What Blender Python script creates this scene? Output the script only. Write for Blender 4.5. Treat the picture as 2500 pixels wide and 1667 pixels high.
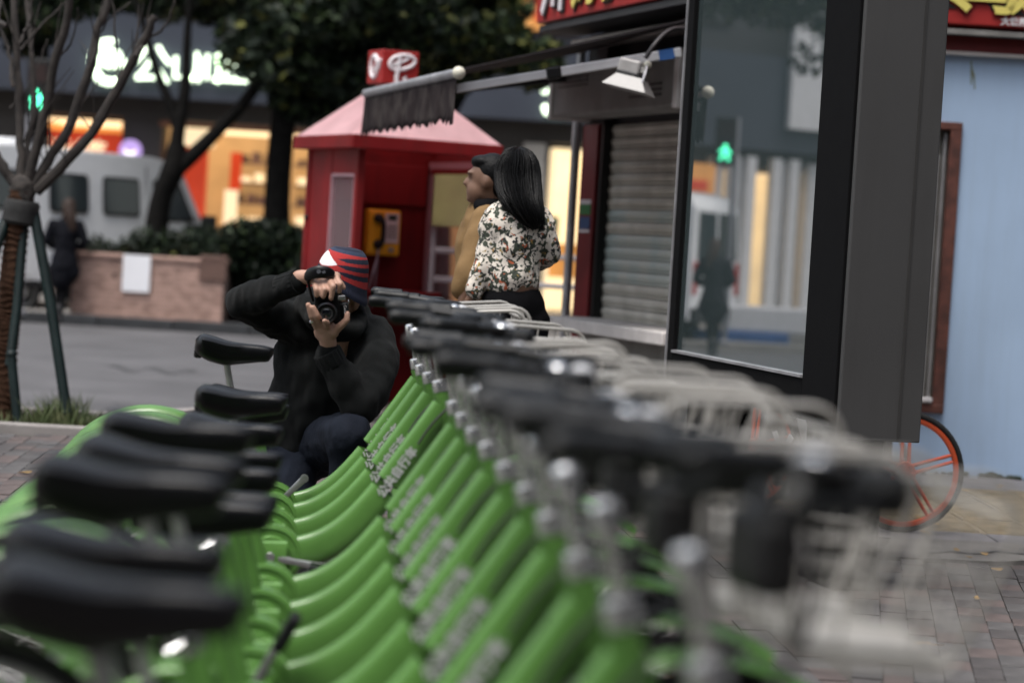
import bpy, bmesh, math, random
import numpy as np
from mathutils import Vector, Matrix, noise as mnoise

R = math.radians
random.seed(7)
rng = np.random.default_rng(7)
for o in list(bpy.data.objects):
    bpy.data.objects.remove(o)
S = bpy.context.scene
COL = S.collection

# ------------------------------------------------------------------ camera
CAM_H = 1.33
FPX = 5700.0
PITCH, ROLL = R(2.44), R(3.45)
Rx0 = Vector((math.cos(ROLL), 0, math.sin(ROLL)))
Ux0 = Vector((-math.sin(ROLL), 0, math.cos(ROLL)))
Fx0 = Vector((0, 1, 0))
_pm = Matrix.Rotation(-PITCH, 3, 'X')
CR, CU, CF = _pm @ Rx0, _pm @ Ux0, _pm @ Fx0
cam_data = bpy.data.cameras.new('camera')
cam = bpy.data.objects.new('camera', cam_data)
COL.objects.link(cam)
m = Matrix.Identity(4)
for i in range(3):
    m[i][0], m[i][1], m[i][2] = CR[i], CU[i], -CF[i]
m[0][3], m[1][3], m[2][3] = 0, 0, CAM_H
cam.matrix_world = m
cam_data.sensor_width = 36
cam_data.lens = FPX / 2500 * 36
cam_data.clip_start, cam_data.clip_end = 0.05, 400
cam_data.dof.use_dof = True
cam_data.dof.focus_distance = 9.7
cam_data.dof.aperture_fstop = 1.85
S.camera = cam

# ------------------------------------------------------------------ light
SUN_EL, SUN_ROT = R(68), R(215)
w = bpy.data.worlds.new('World'); S.world = w
w.use_nodes = True
nt = w.node_tree; nt.nodes.clear()
sky = nt.nodes.new('ShaderNodeTexSky'); sky.sky_type = 'NISHITA'
sky.sun_disc = False; sky.sun_elevation = SUN_EL; sky.sun_rotation = SUN_ROT
sky.air_density = 1.6; sky.dust_density = 4.0
hs = nt.nodes.new('ShaderNodeHueSaturation'); hs.inputs['Saturation'].default_value = 0.5
bg = nt.nodes.new('ShaderNodeBackground'); bg.inputs['Strength'].default_value = 0.11
wo = nt.nodes.new('ShaderNodeOutputWorld')
nt.links.new(sky.outputs[0], hs.inputs['Color']); nt.links.new(hs.outputs[0], bg.inputs[0]); nt.links.new(bg.outputs[0], wo.inputs[0])
sd = bpy.data.lights.new('sun', 'SUN'); sd.energy = 1.5; sd.angle = R(26); sd.color = (1, 0.97, 0.93)
sun = bpy.data.objects.new('sun', sd); COL.objects.link(sun)
# direction towards the sun for Nishita: rotation measured from +Y clockwise
sv = Vector((math.sin(SUN_ROT) * math.cos(SUN_EL), math.cos(SUN_ROT) * math.cos(SUN_EL), math.sin(SUN_EL)))
sun.rotation_euler = sv.to_track_quat('Z', 'Y').to_euler()
S.view_settings.view_transform = 'Standard'
S.view_settings.look = 'None'
S.view_settings.exposure = 1.0
S.view_settings.gamma = 1
S.view_settings.use_curve_mapping = False
try:
    S.cycles.use_denoising = True
    S.cycles.max_bounces = 8
    S.cycles.sample_clamp_indirect = 4
except Exception:
    pass

# ------------------------------------------------------------------ pixel of the photograph + distance -> point in the place
def W(px, py, D):
    d = CR * ((px - 1250) / FPX) + CU * (-(py - 833.5) / FPX) + CF
    d = d * (D / d.y)
    return Vector((d.x, d.y, d.z + CAM_H))
def WD(px, py, D):
    return W(px * 1.063, py * 1.063, D)

# ------------------------------------------------------------------ materials
MATS = {}
def mat(name, col, rough=0.6, metal=0.0, var=0.12, vscale=6.0, bump=0.0, bscale=60.0, spec=0.5, coat=0.0, emis=None, estr=0.0, alpha=1.0, trans=0.0, ior=1.45, col2=None, sheen=0.0, blend=0.55, streak=0.0, scol=(0.05, 0.045, 0.04)):
    if name in MATS: return MATS[name]
    M = bpy.data.materials.new(name); M.use_nodes = True
    n = M.node_tree; b = n.nodes['Principled BSDF']; L = n.links.new
    b.inputs['Roughness'].default_value = rough; b.inputs['Metallic'].default_value = metal
    b.inputs['Specular IOR Level'].default_value = spec; b.inputs['IOR'].default_value = ior
    b.inputs['Coat Weight'].default_value = coat; b.inputs['Coat Roughness'].default_value = 0.15
    b.inputs['Transmission Weight'].default_value = trans
    b.inputs['Sheen Weight'].default_value = sheen
    b.inputs['Base Color'].default_value = (*col, 1)
    if emis:
        b.inputs['Emission Color'].default_value = (*emis, 1); b.inputs['Emission Strength'].default_value = estr
    tc = n.nodes.new('ShaderNodeTexCoord')
    if var > 0:
        nz = n.nodes.new('ShaderNodeTexNoise'); nz.inputs['Scale'].default_value = vscale; nz.inputs['Detail'].default_value = 6
        L(tc.outputs['Object'], nz.inputs['Vector'])
        cr = n.nodes.new('ShaderNodeValToRGB')
        c2 = col2 if col2 else tuple(min(1, c * (1 + var)) for c in col)
        c1 = col if col2 else tuple(c * (1 - var) for c in col)
        cr.color_ramp.elements[0].position = blend - 0.2; cr.color_ramp.elements[1].position = blend + 0.2
        cr.color_ramp.elements[0].color = (*c1, 1); cr.color_ramp.elements[1].color = (*c2, 1)
        L(nz.outputs['Fac'], cr.inputs['Fac']); L(cr.outputs['Color'], b.inputs['Base Color'])
        if emis: L(cr.outputs['Color'], b.inputs['Base Color'])
        rr = n.nodes.new('ShaderNodeMapRange'); rr.inputs['To Min'].default_value = max(0.02, rough * 0.8); rr.inputs['To Max'].default_value = min(1, rough * 1.2)
        L(nz.outputs['Fac'], rr.inputs['Value']); L(rr.outputs[0], b.inputs['Roughness'])
    if streak > 0:      # rain-washed grime: noise drawn out along the vertical, plus blotches
        src = b.inputs['Base Color'].links[0].from_socket if b.inputs['Base Color'].links else None
        mp = n.nodes.new('ShaderNodeMapping'); mp.inputs['Scale'].default_value = (7, 7, 0.7); L(tc.outputs['Object'], mp.inputs['Vector'])
        n3 = n.nodes.new('ShaderNodeTexNoise'); n3.inputs['Scale'].default_value = 1.0; n3.inputs['Detail'].default_value = 8; n3.inputs['Roughness'].default_value = 0.65
        L(mp.outputs[0], n3.inputs['Vector']); r3 = n.nodes.new('ShaderNodeMapRange'); r3.inputs['From Min'].default_value = 0.45; r3.inputs['From Max'].default_value = 0.75; r3.inputs['To Max'].default_value = streak
        L(n3.outputs['Fac'], r3.inputs['Value']); mx = n.nodes.new('ShaderNodeMix'); mx.data_type = 'RGBA'; mx.inputs[7].default_value = (*scol, 1)
        L(r3.outputs[0], mx.inputs[0])
        if src: L(src, mx.inputs[6])
        else: mx.inputs[6].default_value = (*col, 1)
        L(mx.outputs[2], b.inputs['Base Color'])
    if bump > 0:
        n2 = n.nodes.new('ShaderNodeTexNoise'); n2.inputs['Scale'].default_value = bscale; n2.inputs['Detail'].default_value = 5
        L(tc.outputs['Object'], n2.inputs['Vector'])
        bp = n.nodes.new('ShaderNodeBump'); bp.inputs['Strength'].default_value = bump; bp.inputs['Distance'].default_value = 0.01
        L(n2.outputs['Fac'], bp.inputs['Height']); L(bp.outputs[0], b.inputs['Normal'])
    MATS[name] = M
    return M
def attr_mat(name, rough=0.85, bump=0.0, wave=None, sheen=0.0):
    """base colour taken from the 'pattern' colour attribute (a woven or printed pattern)."""
    M = bpy.data.materials.new(name); M.use_nodes = True
    n = M.node_tree; b = n.nodes['Principled BSDF']; L = n.links.new
    a = n.nodes.new('ShaderNodeAttribute'); a.attribute_name = 'pattern'
    L(a.outputs['Color'], b.inputs['Base Color']); b.inputs['Roughness'].default_value = rough
    b.inputs['Sheen Weight'].default_value = sheen
    if bump:
        tc = n.nodes.new('ShaderNodeTexCoord')
        wv = n.nodes.new('ShaderNodeTexWave'); wv.inputs['Scale'].default_value = wave or 60; wv.inputs['Distortion'].default_value = 1
        bp = n.nodes.new('ShaderNodeBump'); bp.inputs['Strength'].default_value = bump; bp.inputs['Distance'].default_value = 0.003
        L(tc.outputs['Object'], wv.inputs['Vector']); L(wv.outputs['Fac'], bp.inputs['Height']); L(bp.outputs[0], b.inputs['Normal'])
    return M

# ------------------------------------------------------------------ mesh builder
class MB:
    def __init__(s): s.v = []; s.f = []; s.sm = []
    def add(s, vs, fs, smooth=False):
        o = len(s.v); s.v.extend([tuple(x) for x in vs])
        for f in fs: s.f.append(tuple(i + o for i in f)); s.sm.append(smooth)
        return s
    def box(s, c, size, rot=None, bev=0.0):
        hx, hy, hz = size[0] / 2, size[1] / 2, size[2] / 2
        c = Vector(c)
        if bev > 0:
            bm = bmesh.new(); bmesh.ops.create_cube(bm, size=1)
            for v in bm.verts: v.co = Vector((v.co.x * size[0], v.co.y * size[1], v.co.z * size[2]))
            bmesh.ops.bevel(bm, geom=bm.edges[:], offset=bev, segments=2, affect='EDGES', profile=0.5)
            bm.verts.ensure_lookup_table(); bm.verts.index_update()
            vs = [v.co.copy() for v in bm.verts]; fs = [[v.index for v in f.verts] for f in bm.faces]; bm.free()
        else:
            vs = [Vector((x, y, z)) for x in (-hx, hx) for y in (-hy, hy) for z in (-hz, hz)]
            fs = [(0, 1, 3, 2), (4, 6, 7, 5), (0, 4, 5, 1), (2, 3, 7, 6), (0, 2, 6, 4), (1, 5, 7, 3)]
        if rot is not None: vs = [rot @ v for v in vs]
        return s.add([v + c for v in vs], fs)
    def tube(s, pts, rad, seg=10, cap=True, flat=None, closed=False):
        """sweep; rad number or list; flat=(a,b,up): elliptical section a along up-ish, b across"""
        pts = [Vector(p) for p in pts]; n = len(pts)
        if not hasattr(rad, '__len__'): rad = [rad] * n
        up = Vector((0, 0, 1)); prev = None; rings = []
        for i, p in enumerate(pts):
            if closed: t = pts[(i + 1) % n] - pts[i - 1]
            else: t = pts[min(i + 1, n - 1)] - pts[max(i - 1, 0)]
            t.normalize()
            if flat: a = flat[2]
            else: a = prev if prev is not None else (up if abs(t.z) < 0.9 else Vector((1, 0, 0)))
            u = (a - t * a.dot(t))
            if u.length < 1e-6: u = t.orthogonal()
            u.normalize(); v = t.cross(u); prev = u
            ring = []
            for k in range(seg):
                an = 2 * math.pi * k / seg
                if flat:
                    fa = flat[0][i] if hasattr(flat[0], '__len__') else flat[0]
                    fb = flat[1][i] if hasattr(flat[1], '__len__') else flat[1]
                    ca, sa = math.cos(an), math.sin(an)
                    e = 0.75
                    ring.append(p + u * (fa * math.copysign(abs(ca) ** e, ca)) + v * (fb * math.copysign(abs(sa) ** e, sa)))
                else: ring.append(p + (u * math.cos(an) + v * math.sin(an)) * rad[i])
            rings.append(ring)
        vs = [q for r_ in rings for q in r_]; fs = []
        nn = n if closed else n - 1
        for i in range(nn):
            j = (i + 1) % n
            for k in range(seg):
                k2 = (k + 1) % seg
                fs.append((i * seg + k, i * seg + k2, j * seg + k2, j * seg + k))
        if cap and not closed:
            fs.append(tuple(range(seg - 1, -1, -1))); fs.append(tuple((n - 1) * seg + k for k in range(seg)))
        return s.add(vs, fs, True)
    def capsule(s, p0, r0, p1, r1, seg=14):
        p0, p1 = Vector(p0), Vector(p1); t = p1 - p0
        L = t.length
        if L < 1e-6: return s.ell(p0, (r0, r0, r0))
        t.normalize(); pts = []; rad = []
        for k in range(4, 0, -1):
            a = k / 4.3 * math.pi / 2; pts.append(p0 - t * (r0 * math.sin(a))); rad.append(r0 * math.cos(a))
        pts.append(p0); rad.append(r0); pts.append(p1); rad.append(r1)
        for k in range(1, 5):
            a = k / 4.3 * math.pi / 2; pts.append(p1 + t * (r1 * math.sin(a))); rad.append(r1 * math.cos(a))
        return s.tube(pts, rad, seg)
    def chain(s, items):
        for a, b in zip(items[:-1], items[1:]): s.capsule(a[0], a[1], b[0], b[1])
        return s
    def ell(s, c, rad, rot=None, nu=20, nv=12):
        c = Vector(c); vs = []; fs = []
        for j in range(1, nv):
            th = math.pi * j / nv
            for i in range(nu):
                ph = 2 * math.pi * i / nu
                vs.append(Vector((rad[0] * math.sin(th) * math.cos(ph), rad[1] * math.sin(th) * math.sin(ph), rad[2] * math.cos(th))))
        top = len(vs); vs.append(Vector((0, 0, rad[2]))); vs.append(Vector((0, 0, -rad[2])))
        for j in range(nv - 2):
            for i in range(nu):
                i2 = (i + 1) % nu
                fs.append((j * nu + i, (j + 1) * nu + i, (j + 1) * nu + i2, j * nu + i2))
        for i in range(nu):
            i2 = (i + 1) % nu
            fs.append((top, i, i2)); fs.append((top + 1, (nv - 2) * nu + i2, (nv - 2) * nu + i))
        if rot is not None: vs = [rot @ v for v in vs]
        return s.add([v + c for v in vs], fs, True)
    def lathe(s, prof, c=(0, 0, 0), axis=None, seg=24):
        """prof: (r, h) pairs along local Z; axis: Vector direction"""
        rot = (Vector(axis).to_track_quat('Z', 'Y').to_matrix() if axis is not None else Matrix.Identity(3)); c = Vector(c)
        vs = []; fs = []
        for r_, h in prof:
            for k in range(seg):
                a = 2 * math.pi * k / seg
                vs.append(c + rot @ Vector((r_ * math.cos(a), r_ * math.sin(a), h)))
        for i in range(len(prof) - 1):
            for k in range(seg):
                k2 = (k + 1) % seg
                fs.append((i * seg + k, i * seg + k2, (i + 1) * seg + k2, (i + 1) * seg + k))
        if prof[0][0] > 1e-4: fs.append(tuple(range(seg - 1, -1, -1)))
        if prof[-1][0] > 1e-4: fs.append(tuple((len(prof) - 1) * seg + k for k in range(seg)))
        return s.add(vs, fs, True)
    def prism(s, poly, off):
        """poly: 3D points (planar), extruded by the vector off"""
        n = len(poly); off = Vector(off); vs = [Vector(p) for p in poly] + [Vector(p) + off for p in poly]
        fs = [tuple(range(n)), tuple(range(2 * n - 1, n - 1, -1))]
        for i in range(n):
            j = (i + 1) % n; fs.append((i, i + n, j + n, j))
        return s.add(vs, fs)
    def quad(s, a, b, c, d): return s.add([a, b, c, d], [(0, 1, 2, 3)])
    def mesh(s, name):
        me = bpy.data.meshes.new(name); me.from_pydata([tuple(v) for v in s.v], [], s.f)
        me.polygons.foreach_set('use_smooth', s.sm)
        bm = bmesh.new(); bm.from_mesh(me); bmesh.ops.recalc_face_normals(bm, faces=bm.faces[:])
        for e in bm.edges:
            if len(e.link_faces) == 2 and e.calc_face_angle(0) > R(38): e.smooth = False
        bm.to_mesh(me); bm.free(); me.update()
        return me
    def build(s, name, M, parent=None, kind=None, label=None):
        me = s.mesh(name); me.materials.append(M)
        return obj(name, me, parent, kind, label)
def obj(name, me, parent=None, kind=None, label=None):
    o = bpy.data.objects.new(name, me); COL.objects.link(o)
    if parent is not None: o.parent = parent
    if kind: o['kind'] = kind
    if label: o['label'] = label
    return o
def tag(o, label, cat, group=None, kind=None):
    o['label'] = label; o['category'] = cat
    if group: o['group'] = group
    if kind: o['kind'] = kind
    return o
def thing(name, label, cat, loc=(0, 0, 0), rz=0.0, group=None):
    o = bpy.data.objects.new(name, None); COL.objects.link(o); o.empty_display_size = 0.1
    o.location = loc; o.rotation_euler = (0, 0, rz)
    return tag(o, label, cat, group)
def copy_tree(o, parent=None):
    c = o.copy(); COL.objects.link(c)
    if parent is not None: c.parent = parent
    for ch in list(o.children): copy_tree(ch, c)
    return c
def curve_pts(ctrl, n=24):
    """Catmull-Rom through the control points"""
    c = [Vector(p) for p in ctrl]; c = [c[0] * 2 - c[1]] + c + [c[-1] * 2 - c[-2]]
    out = []; segs = len(c) - 3
    for i in range(n + 1):
        t = i / n * segs; k = min(int(t), segs - 1); u = t - k
        p0, p1, p2, p3 = c[k:k + 4]
        out.append(0.5 * ((2 * p1) + (p2 - p0) * u + (2 * p0 - 5 * p1 + 4 * p2 - p3) * u * u + (3 * p1 - p0 - 3 * p2 + p3) * u ** 3))
    return out
def text_mesh(body, size, extrude=0.0, name='lettering', align='CENTER', offset=0.0, shear=0.0):
    cu = bpy.data.curves.new(name, 'FONT'); cu.body = body; cu.size = size; cu.extrude = extrude
    cu.align_x = align; cu.align_y = 'CENTER'; cu.offset = offset; cu.shear = shear; cu.resolution_u = 3
    to = bpy.data.objects.new(name, cu); COL.objects.link(to)
    dg = bpy.context.evaluated_depsgraph_get()
    me = bpy.data.meshes.new_from_object(to.evaluated_get(dg)); me.name = name
    me.materials.clear()
    bpy.data.objects.remove(to); bpy.data.curves.remove(cu)
    return me
def place_text(body, size, M, origin, right, up, parent=None, extrude=0.004, name='lettering', align='CENTER', offset=0.0, label=None, shear=0.0):
    me = text_mesh(body, size, extrude, name, align, offset, shear)
    right = Vector(right).normalized(); nrm = right.cross(Vector(up)).normalized(); up = nrm.cross(right)
    mm = Matrix((( right.x, up.x, nrm.x, origin[0]), (right.y, up.y, nrm.y, origin[1]), (right.z, up.z, nrm.z, origin[2]), (0, 0, 0, 1)))
    me.transform(mm); me.materials.append(M)
    return obj(name, me, parent, label=label)
def organic(mb, voxel=0.012, smooth=6, disp=0.0, dscale=0.08, seed=0):
    """union of closed volumes as one continuous skin"""
    me = bpy.data.meshes.new('tmp'); me.from_pydata([tuple(v) for v in mb.v], [], mb.f)
    bm = bmesh.new(); bm.from_mesh(me); bmesh.ops.recalc_face_normals(bm, faces=bm.faces[:]); bm.to_mesh(me); bm.free()
    o = bpy.data.objects.new('tmp', me); COL.objects.link(o)
    md = o.modifiers.new('r', 'REMESH'); md.mode = 'VOXEL'; md.voxel_size = voxel; md.use_smooth_shade = True
    if smooth:
        sm = o.modifiers.new('s', 'SMOOTH'); sm.iterations = smooth; sm.factor = 0.5
    dg = bpy.context.evaluated_depsgraph_get()
    out = bpy.data.meshes.new_from_object(o.evaluated_get(dg))
    bpy.data.objects.remove(o); bpy.data.meshes.remove(me)
    if disp:
        n = len(out.vertices); nr = np.empty(n * 3); out.vertices.foreach_get('normal', nr); co = np.empty(n * 3); out.vertices.foreach_get('co', co)
        co = co.reshape(-1, 3); nr = nr.reshape(-1, 3)
        d = np.array([mnoise.noise(Vector((c[0] / dscale + seed, c[1] / dscale, c[2] / dscale))) + 0.5 * mnoise.noise(Vector((c[0] / dscale * 2.3, c[1] / dscale * 2.3 + seed, c[2] / dscale * 1.1))) for c in co])
        co += nr * (d * disp)[:, None]; out.vertices.foreach_set('co', co.ravel())
    out.polygons.foreach_set('use_smooth', [True] * len(out.polygons)); out.update()
    return out
def pattern(me, fn):
    a = me.color_attributes.new('pattern', 'FLOAT_COLOR', 'POINT')
    n = len(me.vertices); co = np.empty(n * 3); me.vertices.foreach_get('co', co); co = co.reshape(-1, 3)
    a.data.foreach_set('color', np.array([(*fn(c), 1.0) for c in co]).ravel())

def proj(p):
    d = Vector(p) - Vector((0, 0, CAM_H)); z = d.dot(CF)
    return (1250 + FPX * d.dot(CR) / z, 833.5 - FPX * d.dot(CU) / z, z)

# ================================================================== GROUND
ROAD_Z = -0.12
M_asph = mat('asphalt', (0.092, 0.090, 0.095), 0.9, var=0.22, vscale=1.2, bump=0.4, bscale=90)
M_mortar = mat('sand_joint', (0.06, 0.055, 0.05), 0.95, var=0.3, vscale=8)
M_brickA = mat('paver_red', (0.098, 0.077, 0.073), 0.85, var=0.3, vscale=5, bump=0.3, bscale=120)
M_brickB = mat('paver_grey', (0.085, 0.081, 0.081), 0.85, var=0.3, vscale=5, bump=0.3, bscale=120)
M_brickC = mat('paver_dark', (0.066, 0.060, 0.060), 0.85, var=0.3, vscale=5, bump=0.3, bscale=120)
M_tact = mat('paver_yellow', (0.22, 0.18, 0.12), 0.85, var=0.3, vscale=7, bump=0.3, bscale=90)
M_conc = mat('concrete', (0.15, 0.142, 0.135), 0.9, var=0.25, vscale=4, bump=0.4, bscale=60)
M_kerb = mat('kerb_stone', (0.27, 0.25, 0.24), 0.85, var=0.2, vscale=5, bump=0.3, bscale=60)
M_dark = mat('near_black', (0.03, 0.032, 0.035), 0.7, var=0.3, vscale=3)

b = MB(); b.quad((-150, -60, ROAD_Z), (150, -60, ROAD_Z), (150, 200, ROAD_Z), (-150, 200, ROAD_Z))
o = b.build('road', M_asph, kind='structure')
# a tar seam and a patch on the asphalt
M_tar = mat('tar', (0.05, 0.05, 0.052), 0.7, var=0.2)
b = MB()
pts = [WD(238 + i * 14, 817 + i * 1.4 + 3 * math.sin(i * 1.3), 22.5 + 0.35 * math.sin(i)) for i in range(16)]
for p, q in zip(pts[:-1], pts[1:]):
    wv = 0.10
    b.quad((p.x, p.y - wv, ROAD_Z + 0.004), (q.x, q.y - wv, ROAD_Z + 0.004), (q.x, q.y + wv * 1.6, ROAD_Z + 0.004), (p.x, p.y + wv * 1.6, ROAD_Z + 0.004))
b.build('tar_seam', M_tar, o, kind='structure')

PV = [(-40, 12.6), (-3.6, 15.25), (-2.75, 15.6), (-1.9, 17.3), (-1.5, 19.5), (-0.6, 22), (5, 24.5), (40, 27), (40, -30), (-40, -30)]
b = MB(); b.prism([(x, y, ROAD_Z - 0.02) for x, y in PV], (0, 0, 0.12 - 0.012 + 0.02))
pave = b.build('pavement', M_mortar, kind='structure')
# kerb stones along the edge in view
kn = 0
for (x0, y0), (x1, y1) in zip(PV[0:7], PV[1:8]):
    d = Vector((x1 - x0, y1 - y0, 0)); L = d.length; d.normalize(); ang = math.atan2(d.y, d.x)
    n = max(1, int(L / 0.8)); 
    if L > 12:
        st = range(n - 4, n) if x0 < -10 else range(0, 6)
    else: st = range(n)
    for i in st:
        kb = MB(); kb.box((0, 0, 0), (L / n - 0.008, 0.15, 0.16), bev=0.012)
        k = kb.build('kerb_stone', M_kerb, pave)
        c = Vector((x0, y0, 0)) + d * (L * (i + 0.5) / n)
        k.location = (c.x, c.y, -0.072 + random.uniform(-.003, .003)); k.rotation_euler = (0, 0, ang)

# clay pavers: those in view singly, the rest as one mass
def brick_mesh(M, sx=0.198, sy=0.098):
    q = MB(); q.box((0, 0, -0.03), (sx, sy, 0.06), bev=0.004); me = q.mesh('brick'); me.materials.append(M); return me
BM = [brick_mesh(M_brickA), brick_mesh(M_brickB), brick_mesh(M_brickC)]
rest = {0: MB(), 1: MB(), 2: MB()}
singles = 0
def hid_zone(p):   # places with other ground: tree pit, concrete patch, tactile band
    if -3.9 < p[0] < -2.85 and 13.9 < p[1] < 15.4: return True
    if p[0] > 1.7 and p[1] > 10.55: return True
    return False
def inside(p):
    c = False; n = len(PV)
    for i in range(n):
        x1, y1 = PV[i]; x2, y2 = PV[(i + 1) % n]
        if (y1 > p[1]) != (y2 > p[1]) and p[0] < (x2 - x1) * (p[1] - y1) / (y2 - y1) + x1: c = not c
    return c
cand = []
for zone, az, x0, x1, y0, y1 in (('l', R(-4.0), -4.6, 1.25, 1.0, 18.2), ('r', R(8.5), 0.3, 5.5, 1.0, 15.2)):
    ca, sa = math.cos(-az), math.sin(-az)
    for i in range(-60, 60):
        for j in range(-30, 110):
            u = i * 0.1; v = j * 0.2 + (0.1 if i % 2 else 0) + 0.0
            x, y = u * ca - v * sa, u * sa + v * ca
            if zone == 'r': x += 1.0
            if not (x0 < x < x1 and y0 < y < y1): continue
            if zone == 'l' and x > 1.13: continue
            if zone == 'r' and x < 1.17: continue
            if hid_zone((x, y)) or not inside((x, y - 0.0)) or not inside((x, y + 0.16)): continue
            px, py, _ = proj((x, y, 0))
            vis = (-20 < px < 300 and 1010 < py < 1290) or (2210 < px < 2515 and 1290 < py < 1690)
            cand.append((not vis, -_ if vis else 0, x, y, az))
cand.sort(key=lambda c: (c[0], -c[1]))
for k, (nv, dd, x, y, az) in enumerate(cand):
    t = random.choices((0, 1, 2), (5, 4, 3) if x < 0 else (3, 4, 5))[0]
    dz = random.uniform(-0.004, 0.003); rz = -az + math.pi / 2 + random.gauss(0, 0.008) 
    if not nv and singles < 290:
        br = obj('brick', BM[t], pave); br.location = (x, y, dz); br.rotation_euler = (random.gauss(0, .008), random.gauss(0, .008), -az + math.pi / 2 + random.gauss(0, 0.012)); singles += 1
    else:
        rest[t].box((x, y, -0.03 + dz), (0.196, 0.096, 0.06), Matrix.Rotation(-az + math.pi / 2, 3, 'Z'))
for t, M in enumerate((M_brickA, M_brickB, M_brickC)):
    rest[t].build('brick_paving', M, pave, kind='stuff')
# yellow tactile band and border along the blue wall
tm = MB(); tm.box((0, 0, -0.03), (0.294, 0.294, 0.06), bev=0.005)
for k in range(4): tm.box((-0.105 + 0.07 * k, 0, 0.002), (0.035, 0.26, 0.008), bev=0.003)
tme = tm.mesh('tactile_tile'); tme.materials.append(M_tact)
for i in range(12):
    for j in range(8):
        x = 1.1 + i * 0.3; y = 11.95 + j * 0.3
        if x > 4.6: continue
        tt = obj('tactile_tile', tme, pave); tt.location = (x, y, random.uniform(-.004, .003)); tt.rotation_euler = (random.gauss(0, .006), random.gauss(0, .006), math.pi / 2)
M_slab = mat('grey_slab', (0.15, 0.145, 0.155), 0.85, var=0.25, vscale=5, bump=0.3, bscale=80)
sm_ = MB(); sm_.box((0, 0, -0.03), (0.592, 0.392, 0.06), bev=0.005); sme = sm_.mesh('paving_slab'); sme.materials.append(M_slab)
for i in range(6):
    for y in (14.44, 14.84):
        tt = obj('paving_slab', sme, pave); tt.location = (1.3 + i * 0.6 + (0.3 if y > 14.6 else 0), y, random.uniform(-.004, .002))
    tt = obj('paving_slab', sme, pave); tt.location = (1.55 + i * 0.6, 11.59, random.uniform(-.004, .002))
# cracked concrete patch
b = MB()
up = [(1.72, 10.56), (1.9, 11.3), (2.35, 11.38), (3.2, 11.38), (4.7, 11.38), (4.7, 10.6), (3.1, 10.62), (2.45, 10.75), (2.28, 10.62)]
b.prism([(x, y, -0.05) for x, y in up], (0, 0, 0.058)); b.build('concrete_patch', M_conc, pave)
b = MB()
cp = [(1.95, 10.72), (2.1, 10.86), (2.22, 10.83), (2.34, 10.98), (2.5, 10.93), (2.75, 11.02), (3.0, 11.0)]
for p, q in zip(cp[:-1], cp[1:]):
    b.quad((p[0], p[1] - .012, .012), (q[0], q[1] - .012, .012), (q[0], q[1] + .018, .012), (p[0], p[1] + .018, .012))
b.build('crack', M_dark, pave)
# dead leaves and litter on the pavement
M_leaf = mat('fallen_leaf', (0.30, 0.19, 0.07), 0.8, var=0.4, vscale=30)
lm = MB()
for k in range(120):
    x = random.uniform(-3, 3.5); y = random.uniform(7, 16); s_ = random.uniform(.02, .045); a = random.uniform(0, 6.28)
    if not inside((x, y)) or not inside((x, y + .2)): continue
    c, s2 = math.cos(a), math.sin(a)
    P = [Vector((x + c * u * s_ - s2 * v * s_, y + s2 * u * s_ + c * v * s_, 0.008 + random.uniform(0, .012))) for u, v in ((-1, 0), (-.3, -.5), (.5, -.4), (1.1, 0), (.5, .45), (-.3, .5))]
    lm.add(P, [(0, 1, 2, 3, 4, 5)])
lm.build('leaf_litter', M_leaf, kind='stuff')

# far side of the road
M_far = mat('far_paving', (0.2, 0.19, 0.18), 0.9, var=0.2, vscale=2)
b = MB(); b.prism([(-60, 31.15, ROAD_Z - .02), (60, 31.15, ROAD_Z - .02), (60, 90, ROAD_Z - .02), (-60, 90, ROAD_Z - .02)], (0, 0, 0.14))
b.build('far_pavement', M_far, kind='structure')
# dark kerb in front of the planter
kbk = MB(); kbk.box((0, 0, 0), (0.99, 0.22, 0.15), bev=0.015); kme = kbk.mesh('far_kerb_stone'); kme.materials.append(M_dark)
fk = thing('far_kerb', 'long dark kerb across the road at the foot of the pink planter wall', 'kerb', (0, 31.0, ROAD_Z))
for i in range(-11, 7):
    q = obj('kerb_stone', kme, fk); q.location = (i * 1.0, 0, 0.07 + random.uniform(-.005, .005))

# ================================================================== PLANTER
M_ptile = mat('pink_tile', (0.46, 0.30, 0.25), 0.7, var=0.14, vscale=9)
M_ptile2 = mat('pink_tile_dark', (0.36, 0.23, 0.19), 0.7, var=0.14, vscale=9)
M_core = mat('tile_joint', (0.26, 0.19, 0.165), 0.9, var=0.1)
M_brown = mat('brown_tile', (0.13, 0.075, 0.06), 0.7, var=0.15)
M_white = mat('paper_white', (0.84, 0.84, 0.88), 0.6, var=0.02)
pa = W(100, 770, 31.15); pb = W(537, 800, 31.15)
PX0, PX1 = W(165, 770, 31.15).x, pb.x
ptop = W(300, 622, 31.15).z
pl = thing('planter', 'long planter wall in pale pink tiles across the road behind the walking woman', 'planter', ((PX0 + PX1) / 2, 31.3, 0))
b = MB(); b.box((0, 0.4, ptop / 2 - 0.02), (PX1 - PX0, 0.8, ptop - 0.04)); b.build('planter_core', M_core, pl)
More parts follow.
